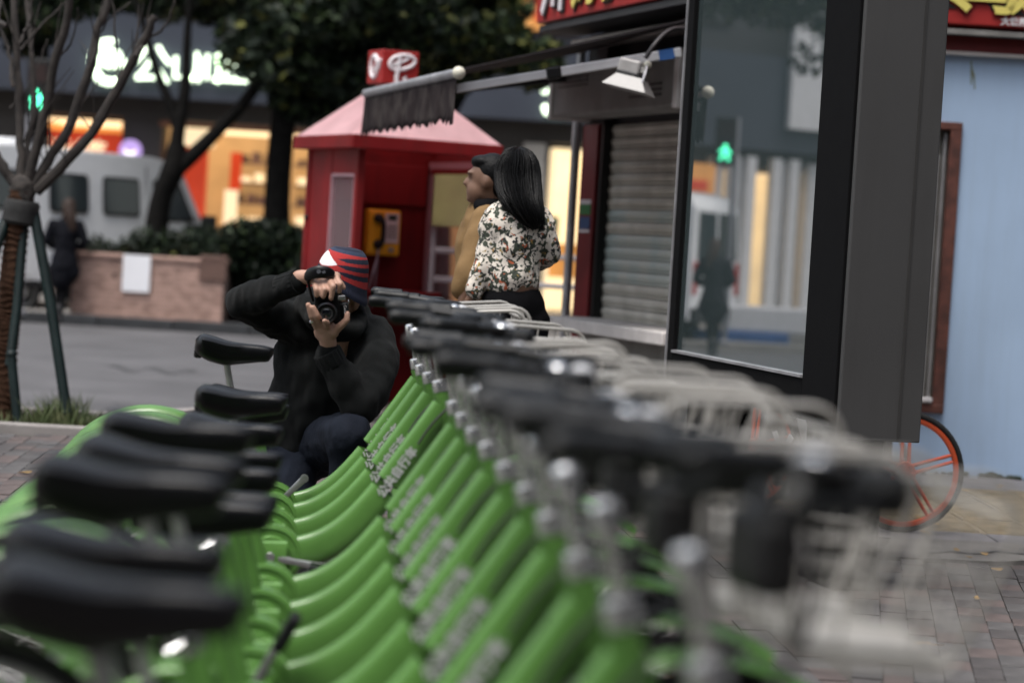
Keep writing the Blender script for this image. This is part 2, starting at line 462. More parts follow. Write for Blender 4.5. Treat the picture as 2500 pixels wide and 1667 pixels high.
# coursed tiles: real pieces, joined into one sheet (each is under 10 px)
tb = [MB(), MB()]
nx = int((PX1 - PX0) / 0.12); nz = 14
for j in range(nz):
    for i in range(nx):
        h = ptop / nz
        tb[random.random() < 0.3].box(((PX0 - PX1) / 2 + (i + 0.5 + (0.5 if j % 2 and i < nx - 1 else 0)) * 0.12, -0.012 + random.uniform(-.003, .003), (j + .5) * h - .02), (0.112, 0.03, h - 0.008))
tb[0].build('tile_facing', M_ptile, pl, kind='stuff'); tb[1].build('tile_facing', M_ptile2, pl, kind='stuff')
b = MB(); b.box((0, 0.25, ptop - 0.02), (PX1 - PX0 + .04, 0.62, 0.05), bev=0.01); b.build('coping', M_ptile, pl)
st0 = W(470, 640, 31.1); st1 = W(540, 690, 31.0)
b = MB(); b.box((0, 0, 0), (0.36, 0.06, 0.34), bev=.01); q = b.build('dark_block', M_brown, pl); q.location = (W(517, 650, 31.1).x - (PX0 + PX1) / 2, -0.03, W(517, 655, 31.2).z)
po = MB(); po.box((0, 0, 0), (WD(345, 630, 31.2).x - WD(282, 630, 31.2).x, 0.012, WD(310, 586, 31.2).z - WD(310, 671, 31.2).z))
pc = WD(313, 628, 31.24)
poster = po.build('poster', M_white); poster.location = (pc.x, pc.y, pc.z)
tag(poster, 'blank white poster sheet stuck on the pink tiled planter wall', 'poster')
# dark bench and steps right of the planter
M_dkwood = mat('dark_bench', (0.045, 0.045, 0.048), 0.6, var=0.2)
M_grey = mat('grey_ledge', (0.16, 0.155, 0.15), 0.8, var=0.15)
be = thing('bench', 'dark low stone bench across the road beside the end of the pink planter', 'bench', (W(650, 760, 31.6).x, 31.7, 0))
b = MB(); b.box((0, 0, 0.38), (2.2, 0.5, 0.06), bev=.01); b.build('seat', M_grey, be)
for sx in (-0.8, 0.8):
    b = MB(); b.box((sx, 0, 0.175), (0.14, 0.4, 0.35), bev=.01); b.build('leg', M_dkwood, be)
b = MB(); b.box((0, 0.5, 0.45), (2.6, 0.2, 0.9), bev=.01)
lw = b.build('low_wall', M_dkwood); lw.location = (W(650, 760, 31.6).x + .3, 32.0, 0)
tag(lw, 'low black wall behind the stone bench under the dark hedge', 'wall')

# ================================================================== KIOSK with roller shutter
K = 0.85
KC = Vector((1.7 * K, 15 * K, 0)); KD = Vector((-math.sin(R(19)), math.cos(R(19)), 0)); KN = Vector((-math.cos(R(19)), -math.sin(R(19)), 0))
KROT = Matrix(((KD.x, -KN.x, 0), (KD.y, -KN.y, 0), (0, 0, 1)))   # local x along facade, local y into the building
KRZ = math.atan2(KD.y, KD.x)
kio = thing('kiosk', 'narrow street kiosk with closed dirty roller shutter and red signboard', 'kiosk', KC, 0)
def kp(t, off, z): return KD * t + KN * off + Vector((0, 0, z))
def kbox(mb, t0, t1, o0, o1, z0, z1, bev=0.0):
    return mb.box(kp((t0 + t1) / 2, (o0 + o1) / 2, (z0 + z1) / 2), (abs(t1 - t0), abs(o1 - o0), z1 - z0), KROT, bev)
M_kwall = mat('kiosk_wall', (0.045, 0.044, 0.046), 0.7, var=0.2, vscale=2)
M_slat = mat('shutter_steel', (0.46, 0.44, 0.39), 0.55, metal=0.1, var=0.45, vscale=4.5, bump=0.1, bscale=20, col2=(0.66, 0.63, 0.57))
M_slat2 = mat('shutter_stain', (0.40, 0.47, 0.46), 0.55, metal=0.1, var=0.3, vscale=3.0, col2=(0.58, 0.56, 0.50))
M_red = mat('red_panel', (0.155, 0.012, 0.014), 0.5, var=0.25, vscale=4)
M_signred = mat('sign_red', (0.33, 0.022, 0.02), 0.45, var=0.12, vscale=2)
M_steel = mat('galvanised', (0.42, 0.42, 0.44), 0.45, metal=0.6, var=0.2, vscale=8)
M_black = mat('black_metal', (0.006, 0.006, 0.0065), 0.45, var=0.2)
M_cream = mat('cream_cap', (0.62, 0.6, 0.5), 0.5, var=0.05)
M_gbox = mat('dirty_grey_box', (0.24, 0.235, 0.225), 0.6, var=0.3, vscale=3, bump=0.1, bscale=30)
M_pale = mat('pale_trim', (0.62, 0.58, 0.56), 0.6, var=0.15)
b = MB(); kbox(b, 0, 3.28, -0.75, -0.12, 0, 3.6); b.build('wall', M_kwall, kio)
b = MB(); kbox(b, 0, 1.05, -0.12, 0, 0, 2.75); b.build('pier', M_kwall, kio)
b = MB(); kbox(b, 2.93, 3.28, -0.12, -0.03, 0, 2.75); b.build('pier', M_kwall, kio)
b = MB(); kbox(b, 2.95, 3.22, -0.03, 0.0, 0.0, 2.14); b.build('red_post', M_red, kio)
b = MB(); b.tube([kp(3.3, 0.02, 0), kp(3.3, 0.02, 2.7)], 0.03, 12); b.build('pole', M_steel, kio)
# shutter: each slat a part
sh0, sh1, zt, zb_ = 1.07, 2.9, 2.14, 0.86
b = MB(); kbox(b, sh0, sh1, -0.12, -0.105, zb_, zt); shut = b.build('shutter', M_dark, kio)
NS = 16; hs_ = (zt - zb_) / NS
for i in range(NS):
    q = MB(); z0 = zb_ + i * hs_
    prof = []
    for fz, fd in ((0.02, 0), (0.06, .020), (0.22, .022), (0.27, .008), (0.32, .022), (0.62, .030), (0.97, .018)):
        prof.append((-0.105 + fd, z0 + hs_ * fz + random.uniform(-.001, .001)))
    vs = []
    for t in (sh0, sh1):
        for o_, z in prof: vs.append(kp(t, o_, z))
    q.add(vs, [(k, k + 1, k + 8, k + 7) for k in range(6)] + [tuple(range(7)), tuple(range(13, 6, -1))])
    q.build('slat', M_slat2 if i in (4, 5, 6, 8, 3) else M_slat, shut)
for t in (1.045, 2.915):
    b = MB(); kbox(b, t - 0.025, t + 0.025, -0.11, -0.02, zb_, zt); b.build('guide_rail', M_black, kio)
b = MB(); kbox(b, 0.9, 2.98, -0.12, 0.30, 0.78, 0.86, 0.01); b.build('counter', M_pale, kio)
b = MB(); kbox(b, 1.0, 2.95, -0.12, 0.02, 0, 0.78); b.build('apron', M_gbox, kio)
b = MB(); kbox(b, 1.0, 3.18, 0.0, 0.26, 2.17, 2.50, 0.02); hb = b.build('shutter_housing', M_gbox, kio)
for i in range(3):
    b = MB(); kbox(b, 1.25, 1.75, 0.255, 0.266, 2.245 + i * 0.032, 2.258 + i * 0.032); b.build('vent_slot', M_black, hb)
for i in range(4):
    b = MB(); kbox(b, 2.5, 3.05, 0.255, 0.266, 2.36 + i * 0.028, 2.37 + i * 0.028); b.build('vent_slot', M_black, hb)
for t in (0.98, 3.13):
    b = MB(); kbox(b, t, t + .07, -0.02, 0.275, 2.16, 2.51, 0.01); b.build('housing_edge', M_pale, hb)
b = MB(); kbox(b, 0.6, 3.2, 0.0, 0.14, 2.645, 2.70, 0.01); b.build('awning_cassette', M_pale, kio)
b = MB(); kbox(b, -0.3, 3.34, 0.0, 0.32, 2.745, 2.79, 0.006); b.build('sign_rail', M_kwall, kio)
b = MB(); kbox(b, -0.3, 3.34, -0.6, 0.34, 2.80, 3.75, 0.01); ksign = b.build('signboard', M_signred, kio)
M_yel = mat('sign_yellow', (0.72, 0.62, 0.16), 0.5, var=0.1)
M_outl = mat('sign_black', (0.01, 0.01, 0.01), 0.6, var=0)
M_swhite = mat('sign_white', (0.75, 0.72, 0.74), 0.5, var=0.05)
def shop_text(body, size, M, origin, right, up, par, offs=0.012, out=Vector((0, 0, 0))):
    place_text(body, size, M_outl, origin, right, up, par, 0.004, 'letter_outline', offset=offs + 0.016)
    place_text(body, size, M, Vector(origin) + out, right, up, par, 0.008, 'letter', offset=offs)
# letters read along the facade from far to near
rk = -KD; 
for ch, t, M in (('川', 2.98, M_swhite), ('妈', 2.40, M_yel), ('了', 1.95, M_yel)):
    shop_text(ch, 0.44, M, kp(t, 0.347, 3.03), rk, (0, 0, 1), ksign, out=KN * 0.012)
place_text('大世界店 24小时', 0.14, M_swhite, kp(1.42, 0.347, 2.915), rk, (0, 0, 1), ksign, 0.004, 'small_letters', offset=0.006)
# stickers on the red post
for M, z, h in ((mat('sticker_white', (.55, .5, .52), .5, var=0), 1.625, .03), (mat('sticker_green', (.03, .16, .05), .5), 1.575, .07), (mat('sticker_blue', (.03, .07, .17), .5), 1.485, .08), (MATS['sticker_white'], 1.43, .02)):
    b = MB(); kbox(b, 2.985, 3.185, 0.002, 0.006, z - h / 2, z + h / 2); b.build('sticker', M, kio)

# awning (front bar, fabric, valance, arms) fixed to the kiosk
aR = W(1118, 179, 15.5 * K); aL = W(893, 229, 18.3 * K)
aw = thing('awning', 'dark folding-arm awning with ragged scalloped valance over the phone booth roof', 'awning', kp(2.2, 0.05, 2.62) + KC)
aw_inv = Matrix.Translation(-aw.location)
def A(p): return Vector(p) - aw.location
M_valance = mat('dirty_fabric', (0.024, 0.018, 0.019), 0.95, spec=.1, var=0.6, vscale=9, col2=(0.075, 0.064, 0.060), blend=0.62, bump=0.2, bscale=60)
M_fabric = mat('awning_fabric', (0.02, 0.016, 0.018), 0.95, var=0.3, vscale=5)
b = MB(); b.tube([A(aR), A(aL)], 0.028, 14); b.build('front_bar', M_steel, aw)
ad = (aL - aR).normalized()
b = MB(); b.ell(A(aR - ad * 0.02), (0.037, 0.037, 0.037)); b.build('end_cap', M_cream, aw)
# valance with wavy folds and ragged hem
n = 150; vs = []; fs = []
for i in range(n + 1):
    u = i / n; p = aR.lerp(aL, u)
    tooth = abs(((u * 19) % 1) - 0.5) * 2
    drop = 0.265 + 0.016 * mnoise.noise(Vector((u * 12, 0, 0))) - 0.034 * (1 - tooth) ** 0.8 * (1 if 0.02 < u < 0.98 else 0)
    for j in range(7):
        v = j / 6
        fold = 0.008 * v * math.sin(u * 46) + 0.006 * v * mnoise.noise(Vector((u * 25, v, 3)))
        vs.append(A(p + Vector((0, 0, -0.02 - drop * v)) + KN * (fold + 0.006) + ad * (0.03 * v)))
for i in range(n):
    for j in range(6): fs.append((i * 7 + j, i * 7 + j + 1, (i + 1) * 7 + j + 1, (i + 1) * 7 + j))
vb = MB(); vb.add(vs, fs, True); vo = vb.build('valance', M_valance, aw)
sd_ = vo.modifiers.new('t', 'SOLIDIFY'); sd_.thickness = 0.003
fR = kp(0.72, 0.06, 2.72) + KC; fL = kp(3.2, 0.06, 2.62) + KC
b = MB(); b.prism([A(aR + Vector((0, 0, .012))), A(aL + Vector((0, 0, .012))), A(fL), A(fR)], (0, 0, 0.012)); b.build('fabric', M_fabric, aw)
M_arm = mat('white_arm', (0.75, 0.75, 0.77), 0.4, metal=0.2, var=0.1)
ar0 = W(1112, 217, 15.6 * K); arm_end = W(1663, 128, 13.45)
elbow = ar0.lerp(arm_end, 0.43)
b = MB(); b.box(A(ar0.lerp(elbow, .5)), ((ar0 - elbow).length, 0.04, 0.05), (elbow - ar0).to_track_quat('X', 'Z').to_matrix(), 0.008); b.build('front_arm', M_arm, aw)
b = MB(); b.box(A(arm_end.lerp(elbow, .5)), ((arm_end - elbow).length, 0.04, 0.055), (elbow - arm_end).to_track_quat('X', 'Z').to_matrix(), 0.008); b.build('rear_arm', M_arm, aw)
b = MB(); b.box(A(elbow), (0.09, 0.06, 0.075), (elbow - ar0).to_track_quat('X', 'Z').to_matrix(), 0.015); b.build('elbow_joint', M_black, aw)
M_stkb = mat('label_blue', (.05, .14, .38), .4)
lb = arm_end.lerp(elbow, 0.12); ddir = (arm_end - elbow).normalized()
b = MB(); b.box(A(lb), (0.09, 0.043, 0.058), ddir.to_track_quat('X', 'Z').to_matrix()); b.build('label_sticker', M_stkb, aw)
# second far arm
ar1 = aL + (aR - aL) * 0.12; fa1 = kp(2.9, 0.1, 2.5) + KC
b = MB(); b.box(A(ar1.lerp(fa1, .5) - Vector((0, 0, .05))), ((ar1 - fa1).length, 0.035, 0.04), (fa1 - ar1).to_track_quat('X', 'Z').to_matrix(), 0.006); b.build('far_arm', M_black, aw)

# floodlight hung on the arm
fc = W(1540, 190, 13.1)
fl = thing('floodlight', 'unlit white square floodlight clamped on the awning arm', 'lamp', fc)
M_lampw = mat('lamp_white', (0.30, 0.29, 0.285), 0.4, var=0.15, vscale=14)
fx = Matrix.Rotation(R(12), 3, 'Y') @ Matrix.Rotation(R(-20), 3, 'Z')
def frus(mb, c, a, b_, h, ax):
    vs = [Vector((sx * a[0] / 2, sy * a[1] / 2, h / 2)) for sx, sy in ((-1, -1), (1, -1), (1, 1), (-1, 1))] + [Vector((sx * b_[0] / 2, sy * b_[1] / 2, -h / 2)) for sx, sy in ((-1, -1), (1, -1), (1, 1), (-1, 1))]
    return mb.add([ax @ v + Vector(c) for v in vs], [(0, 1, 2, 3), (7, 6, 5, 4), (0, 4, 5, 1), (1, 5, 6, 2), (2, 6, 7, 3), (3, 7, 4, 0)])
b = MB(); b.box((0.0, 0, 0.055), (0.13, 0.11, 0.085), fx, 0.014); hd = b.build('ballast_box', M_lampw, fl)
b = MB(); b.box((0.05, -0.055, 0.045), (0.05, 0.006, 0.035), fx); b.build('plate', M_gbox, hd)
b = MB(); frus(b, (0.0, 0, -0.035), (0.15, 0.13), (0.26, 0.21), 0.075, fx); b.build('reflector_hood', M_lampw, fl)
b = MB(); b.box((0.0, 0, 0.010), (0.145, 0.125, 0.012), fx); b.build('gasket', M_black, fl)
b = MB(); b.tube([(0.085, -0.03, 0.07), (0.075, -0.08, 0.02), (0.055, -0.1, -0.05)], 0.008, 8); b.build('bracket', M_steel, fl)
b = MB(); b.ell((0.09, -0.02, 0.075), (0.022, 0.022, 0.022)); b.build('clamp_knob', M_cream, fl)
b = MB(); b.ell((0.055, -0.1, -0.055), (0.012, 0.012, 0.016)); b.build('clamp_bolt', M_black, fl)
cab = curve_pts([W(1575, 143, 13.05), W(1598, 110, 13.05), W(1625, 82, 13.1), W(1655, 70, 13.15), W(1700, 82, 13.2), W(1760, 130, 13.25)], 26)
b = MB(); b.tube(cab, 0.013, 10); cb = b.build('cable', mat('cable_black', (0.025, 0.022, 0.024), 0.5, var=0))
tag(cb, 'thick black cable looping up from the white floodlight', 'cable')

# ================================================================== LIGHT BOX with mirror-like glass
LB = R(-14); LD = Vector((math.sin(LB), math.cos(LB), 0)); LN = Vector((-math.cos(LB), math.sin(LB), 0))
LC = Vector((1.32, 9.3, 0))
LROT = Matrix(((LD.x, -LN.x, 0), (LD.y, -LN.y, 0), (0, 0, 1)))
lb_ = thing('light_box', 'tall dark advertising light box with mirror-like glass on black legs', 'light box', LC)
def lbox(mb, t0, t1, o0, o1, z0, z1, bev=0.0): return mb.box(LD * ((t0 + t1) / 2) + LN * ((o0 + o1) / 2) + Vector((0, 0, (z0 + z1) / 2)), (abs(t1 - t0), abs(o1 - o0), z1 - z0), LROT, bev)
M_gpan = mat('graphite_panel', (0.062, 0.0615, 0.062), 0.6, streak=.25, scol=(.035, .033, .031), spec=0.25, var=0.08, vscale=1.5, bump=0.04, bscale=140)
M_gseam = mat('graphite_edge', (0.045, 0.044, 0.043), 0.4, var=0.05)
M_bframe = mat('black_frame', (0.004, 0.004, 0.0045), 0.8, var=0.1, spec=0.12)
LZ1 = 3.6; LT0, LT1 = 0.40, 2.25
b = MB(); lbox(b, 0.0, 0.03, -0.356, 0.0, 0.62, LZ1, 0.006); b.build('end_panel', M_gpan, lb_)
b = MB(); lbox(b, -0.004, 0.002, -0.262, -0.252, 0.625, LZ1); b.build('panel_seam', M_gseam, lb_)
b = MB(); lbox(b, 0.03, LT1, -0.35, -0.04, 0.66, LZ1); b.build('body', M_bframe, lb_)
for t0, t1, z0, z1 in ((0.03, LT0, 0.70, LZ1), (LT1 - .09, LT1, 0.70, LZ1), (LT0, LT1 - .09, 0.70, 0.84), (LT0, LT1 - .09, 3.3, LZ1)):
    b = MB(); lbox(b, t0, t1, -0.04, 0.012, z0, z1, 0.004); b.build('frame', M_bframe, lb_)
for t0, t1, z0, z1 in ((LT0, LT1 - .09, 0.84, 0.852), (LT1 - .005, LT1 + .01, 0.70, LZ1)):
    b = MB(); lbox(b, t0, t1, -0.012, 0.02, z0, z1); b.build('edge_trim', M_steel, lb_)
b = MB(); b.quad(*[LD * t + LN * -0.012 + Vector((0, 0, z)) for t, z in ((LT0 - .01, .83), (LT1 - .08, .83), (LT1 - .08, 3.31), (LT0 - .01, 3.31))])
M_glass = bpy.data.materials.new('mirror_glass'); M_glass.use_nodes = True
_g = M_glass.node_tree.nodes['Principled BSDF']; _g.inputs['Base Color'].default_value = (0.05, 0.068, 0.070, 1); _g.inputs['Roughness'].default_value = 0.012
_g.inputs['IOR'].default_value = 2.1; _g.inputs['Coat Weight'].default_value = 1.0; _g.inputs['Coat Roughness'].default_value = 0.0; _g.inputs['Coat IOR'].default_value = 1.7
b.build('glass_pane', M_glass, lb_)
for t0, t1 in ((0.10, 0.5), (1.7, 2.1)):
    b = MB(); lbox(b, t0, t1, -0.25, -0.06, 0.0, 0.66, 0.01); b.build('leg', M_bframe, lb_)

# ================================================================== BLUE WALL BUILDING
M_blue = mat('blue_wall', (0.40, 0.54, 0.75), 0.75, streak=.17, scol=(.22, .26, .32), var=0.06, vscale=1.3, bump=0.08, bscale=14)
M_wood = mat('old_window_wood', (0.07, 0.03, 0.025), 0.6, var=0.8, vscale=16, col2=(0.17, 0.06, 0.045))
M_wfr = mat('aluminium', (0.45, 0.45, 0.47), 0.35, metal=0.6, var=0.15)
BY = 15.0
bw = thing('shop_building', 'pale blue painted shop wall with red signboard above', 'building', (3.4, BY, 0), R(-0.6))
def L3(p): return bw_m_inv @ Vector(p)
bpy.context.view_layer.update()
bw_m_inv = bw.matrix_world.inverted()
# wall with a real window opening
wx1 = L3(W(2348, 330, BY)).x; wx0 = wx1 - 0.72
wz1 = W(2340, 300, BY).z; wz0 = W(2300, 1010, BY).z
b = MB()
for x0, x1, z0, z1 in ((-1.6, wx0, 0, 2.69), (wx1, 3.5, 0, 2.69), (wx0, wx1, 0, wz0), (wx0, wx1, wz1, 2.69)):
    b.box(((x0 + x1) / 2, 0.12, (z0 + z1) / 2), (x1 - x0, 0.24, z1 - z0))
b.build('wall', M_blue, bw)
b = MB(); b.box((0.95, 0.27, 1.5), (5.1, 0.05, 3.0)); b.build('back_wall', M_bframe, bw)
fr = MB()
for x0, x1, z0, z1 in ((wx0, wx0 + .07, wz0, wz1), (wx1 - .075, wx1, wz0, wz1), (wx0, wx1, wz0, wz0 + .06), (wx0, wx1, wz1 - .05, wz1)):
    fr.box(((x0 + x1) / 2, 0.0, (z0 + z1) / 2), (x1 - x0, 0.06 + (0.004 if z1 - z0 < 1 else 0), z1 - z0), bev=.006)
wf = fr.build('window', M_wood, bw)
fr = MB(); fr.box((wx1 - .10, 0.02, (wz0 + wz1) / 2), (.02, .03, wz1 - wz0 - .14), bev=.004); fr.box((wx1 - .155, 0.03, (wz0 + wz1) / 2 - .06), (.055, .03, wz1 - wz0 - .3), bev=.004); fr.build('sash', M_wfr, wf)
fr = MB(); fr.box(((wx0 + wx1) / 2, 0.06, (wz0 + wz1) / 2), (wx1 - wx0 - .1, .012, wz1 - wz0 - .1)); fr.build('pane', mat('dusty_pane', (0.25, 0.24, 0.22), 0.25, var=0.15), wf)
b = MB(); b.box((wx1 - .33, -0.02, wz0 + .085), (.5, .05, .03), bev=.005); b.build('sill', M_swhite, wf)
b = MB(); b.box((0.95, -0.02, 2.70), (5.1, 0.06, 0.022)); b.build('top_edge', M_pale, bw)
b = MB(); b.box((0.95, 0.06, 2.76), (5.1, 0.2, 0.095)); b.build('soffit', mat('soffit_red', (0.16, 0.014, 0.014), .6, var=.15), bw)
b = MB(); b.box((0.95, -0.10, 2.826), (5.1, 0.06, 0.035), bev=.005); b.build('rail', M_gbox, bw)
b = MB(); b.box((0.95, 0.01, 3.42), (5.1, 0.30, 1.1), bev=.01); sg = b.build('signboard', M_signred, bw)
zc = W(2440, 18, BY).z
for ch, px in (('头', 2296), ('马', 2412), ('龙', 2520)):
    c = L3(W(px, 0, BY)); shop_text(ch, 0.36, M_yel, (c.x, -0.144, zc + .085), (1, 0, 0), (-0.18, 0, 1), sg, out=Vector((0, -0.012, 0)))
c = L3(W(2433, 58, BY)); place_text('大世界店', 0.055, M_swhite, (c.x, -0.146, W(2440, 59, BY).z), (1, 0, 0), (0, 0, 1), sg, 0.003, 'small_letters', 'LEFT', 0.002)
b = MB(); 
for k in range(5): b.tube([(L3(W(2378, 150 + k, BY)).x + random.uniform(-.02, .02), -.002, 2.66 - .02 * k), (L3(W(2378, 150, BY)).x + random.uniform(-.01, .02), -.002, 2.6 - .03 * k)], .004, 5)
b.build('damp_streak', mat('stain', (.2, .22, .14), .9), bw)
# weeds and grime at the foot of the wall
M_moss = mat('moss', (0.03, 0.045, 0.03), .95, var=.4)
b = MB()
for k in range(160):
    x = random.uniform(-1.5, 3.3); s_ = random.uniform(.008, .03) * (0.35 + abs(mnoise.noise(Vector((x * 1.7, 0, 0)))) * .9)
    b.ell((x, -.01, s_ * .5), (s_ * 1.6, .012, s_), nu=7, nv=5)
b.build('moss', M_moss, bw, kind='stuff')

# ================================================================== PHONE BOOTH
M_bred = mat('booth_red', (0.21, 0.012, 0.014), 0.5, spec=.25, streak=.5, scol=(.09, .02, .018), var=0.22, vscale=2.5)
M_roof = mat('booth_roof', (0.74, 0.46, 0.48), 0.5, streak=.35, scol=(.25, .09, .09), var=0.16, vscale=3)
M_bglass = bpy.data.materials.new('booth_glass'); M_bglass.use_nodes = True
_n = M_bglass.node_tree; _n.nodes.clear()
_o = _n.nodes.new('ShaderNodeOutputMaterial'); _mx = _n.nodes.new('ShaderNodeMixShader'); _t = _n.nodes.new('ShaderNodeBsdfTransparent'); _gl = _n.nodes.new('ShaderNodeBsdfPrincipled')
_gl.inputs['Base Color'].default_value = (0.32, 0.24, 0.26, 1); _gl.inputs['Roughness'].default_value = 0.15
_t.inputs['Color'].default_value = (0.9, 0.85, 0.85, 1); _mx.inputs[0].default_value = 0.34
_n.links.new(_t.outputs[0], _mx.inputs[1]); _n.links.new(_gl.outputs[0], _mx.inputs[2]); _n.links.new(_mx.outputs[0], _o.inputs[0])
M_frost = mat('frosted_frame', (0.40, 0.24, 0.27), 0.4, var=0.1)
bN = W(864, 328, 16.4)
ba = Vector((math.cos(R(26)), math.sin(R(26)), 0)); bb = Vector((-math.sin(R(26)), math.cos(R(26)), 0))
RS = 1.15; BS = 0.95
bcen = bN + (ba + bb) * (RS / 2)
bth = thing('phone_booth', 'red telephone booth with faded pink hipped roof and red logo box on top', 'phone booth', (bcen.x, bcen.y, 0), R(26))
# booth-local: x along right face (away to the right), y along left face (away to the left); centre at origin
ez = bN.z
b = MB()
hb_ = RS / 2; e0, e1 = ez - 0.085, ez
ap = ez + 0.41; q = 0.12
b.add([(-hb_, -hb_, e1), (hb_, -hb_, e1), (hb_, hb_, e1), (-hb_, hb_, e1), (-q, -q, ap), (q, -q, ap), (q, q, ap), (-q, q, ap)], [(0, 1, 5, 4), (1, 2, 6, 5), (2, 3, 7, 6), (3, 0, 4, 7), (4, 5, 6, 7)])
rf = b.build('roof', M_roof, bth)
_rn = M_roof.node_tree; _tr = _rn.nodes.new('ShaderNodeBsdfTranslucent'); _tr.inputs[0].default_value = (0.85, 0.45, 0.45, 1); _ms = _rn.nodes.new('ShaderNodeMixShader'); _ms.inputs[0].default_value = 0.42   # faded fibreglass lets daylight through
_rn.links.new(_rn.nodes['Principled BSDF'].outputs[0], _ms.inputs[1]); _rn.links.new(_tr.outputs[0], _ms.inputs[2]); _rn.links.new(_ms.outputs[0], _rn.nodes['Material Output'].inputs[0])
b = MB()
for sx, sy, lx, ly in ((0, -1, RS + .02, .03), (0, 1, RS + .02, .03), (-1, 0, .03, RS - .02), (1, 0, .03, RS - .02)):
    b.box((sx * hb_, sy * hb_, e0 + .04), (lx, ly, 0.095), bev=.006)
b.build('eave_band', M_bred, rf)
LX, LY = -0.055, 0.03
b = MB(); b.box((LX, LY, ap + 0.12), (0.285, 0.285, 0.24), bev=.006); lg = b.build('logo_box', M_signred, bth)
# emblem on the right face (local -y): flattened ring with a stem; 'e' swirl on the left face (local -x)
def face_tube(mb, pts, r, f):
    mb.tube([f(u, v) for u, v in pts], r, 8)
fR_ = lambda u, v: Vector((LX + u, LY - 0.147, ap + 0.12 + v)); fL_ = lambda u, v: Vector((LX - 0.147, LY - u, ap + 0.12 + v))
b = MB()
el = [(0.10 * math.cos(a) * (1 + .1 * math.cos(a)), 0.035 + 0.052 * math.sin(a) + 0.018 * math.cos(a)) for a in np.linspace(0, 2 * math.pi, 28)]
face_tube(b, el, 0.014, fR_); face_tube(b, [(-0.012, 0.09), (-0.02, 0.0), (-0.03, -0.07), (-0.028, -0.115)], 0.017, fR_)
face_tube(b, [(-0.07, 0.01), (0.0, 0.035), (0.06, 0.07)], 0.012, fR_); face_tube(b, [(0.02, -0.085), (0.045, -0.06), (0.03, -0.11)], 0.010, fR_)
b.build('emblem', M_swhite, lg)
b = MB()
el = [(0.062 * math.cos(a), 0.0 + 0.078 * math.sin(a)) for a in np.linspace(0.3, 2 * math.pi - .15, 24)]
face_tube(b, el, 0.016, fL_); face_tube(b, [(-0.02, -0.03), (0.02, -0.01), (0.06, 0.015), (0.115, 0.045)], 0.014, fL_); face_tube(b, [(0.115, 0.045), (0.085, -0.02)], 0.012, fL_)
b.build('emblem', M_swhite, lg)
hb2 = BS / 2; H = ez - 0.09
for sx, sy, nm in ((-1, -1, 'near'), (-1, 1, 'left'), (1, -1, 'right'), (1, 1, 'far')):
    b = MB(); b.box((sx * hb2, sy * hb2, H / 2), (0.06, 0.06, H), bev=.008); b.build('post', M_bred, bth)
M_bred_in = mat('booth_red_inner', (0.21, 0.014, 0.016), 0.6, spec=.25, streak=.5, scol=(.07, .012, .012), var=0.2, vscale=2)
# left wall: solid panel, then glass towards the near post
b = MB(); b.box((-hb2, 0.235, H / 2), (0.03, 0.42, H)); b.build('side_panel', M_bred, bth)
b = MB(); b.box((-hb2, -0.22, 0.33), (0.03, 0.46, 0.66)); b.build('side_panel', M_bred, bth)
b = MB(); b.box((-hb2, -0.22, H - .09), (0.03, 0.46, 0.18)); b.build('side_panel', M_bred, bth)
b = MB(); b.box((-hb2, -0.21, (H - .18 + .66) / 2), (0.01, 0.40, H - .18 - .66)); b.build('side_glass', M_bglass, bth)
b = MB()
for y in (-.425, .012): b.box((-hb2 - .004, y, (H - .18 + .66) / 2), (0.03, .022, H - .18 - .66))
for z in (.67, H - .19): b.box((-hb2 - .003, -.21, z), (0.03, .41, .022))
b.build('glass_frame', M_frost, bth)
# back wall (parallel to the right face), solid
b = MB(); b.box((0, hb2, H / 2), (BS - .06, 0.03, H)); b.build('back_panel', M_bred_in, bth)
# far right wall: big glass with frosted border
b = MB(); b.box((hb2, 0, 1.20), (0.01, BS - .1, 1.36)); b.build('side_glass', M_bglass, bth)
b = MB()
for y in (-.415, .415): b.box((hb2, y, 1.2), (0.03, .05, 1.36))
b.box((hb2, 0, 1.865), (0.032, .86, .05)); b.box((hb2, 0, .535), (0.032, .86, .04)); b.build('glass_frame', M_frost, bth)
b = MB(); b.box((hb2, 0, .26), (0.03, BS - .06, .52)); b.build('side_panel', M_bred_in, bth)
b = MB(); b.box((hb2, 0, H - .06), (.03, BS - .06, .12)); b.build('side_panel', M_bred_in, bth)
b = MB(); b.box((0, 0.26, 0.90), (BS - .04, 0.40, 0.03), bev=.006); b.box((0, .26, .86), (BS - .05, .36, .05)); b.build('shelf', M_bred, bth)
b = MB(); b.box((0, 0, 0.03), (BS + .1, BS + .1, .06), bev=.01); b.build('base', M_conc, bth)
for z, s_ in ((1.0, 0.016), (1.42, 0.018)):
    b = MB(); b.ell((-hb2 - .03, hb2 - .02, z), (s_, s_, s_), nu=10, nv=8); b.build('bolt', M_cream if z < 1.2 else M_black, bth)
b = MB(); b.box((0, hb2 - .05, H - .22), (BS - .08, .05, .30), bev=.01); b.build('inner_hood', M_bred_in, bth)
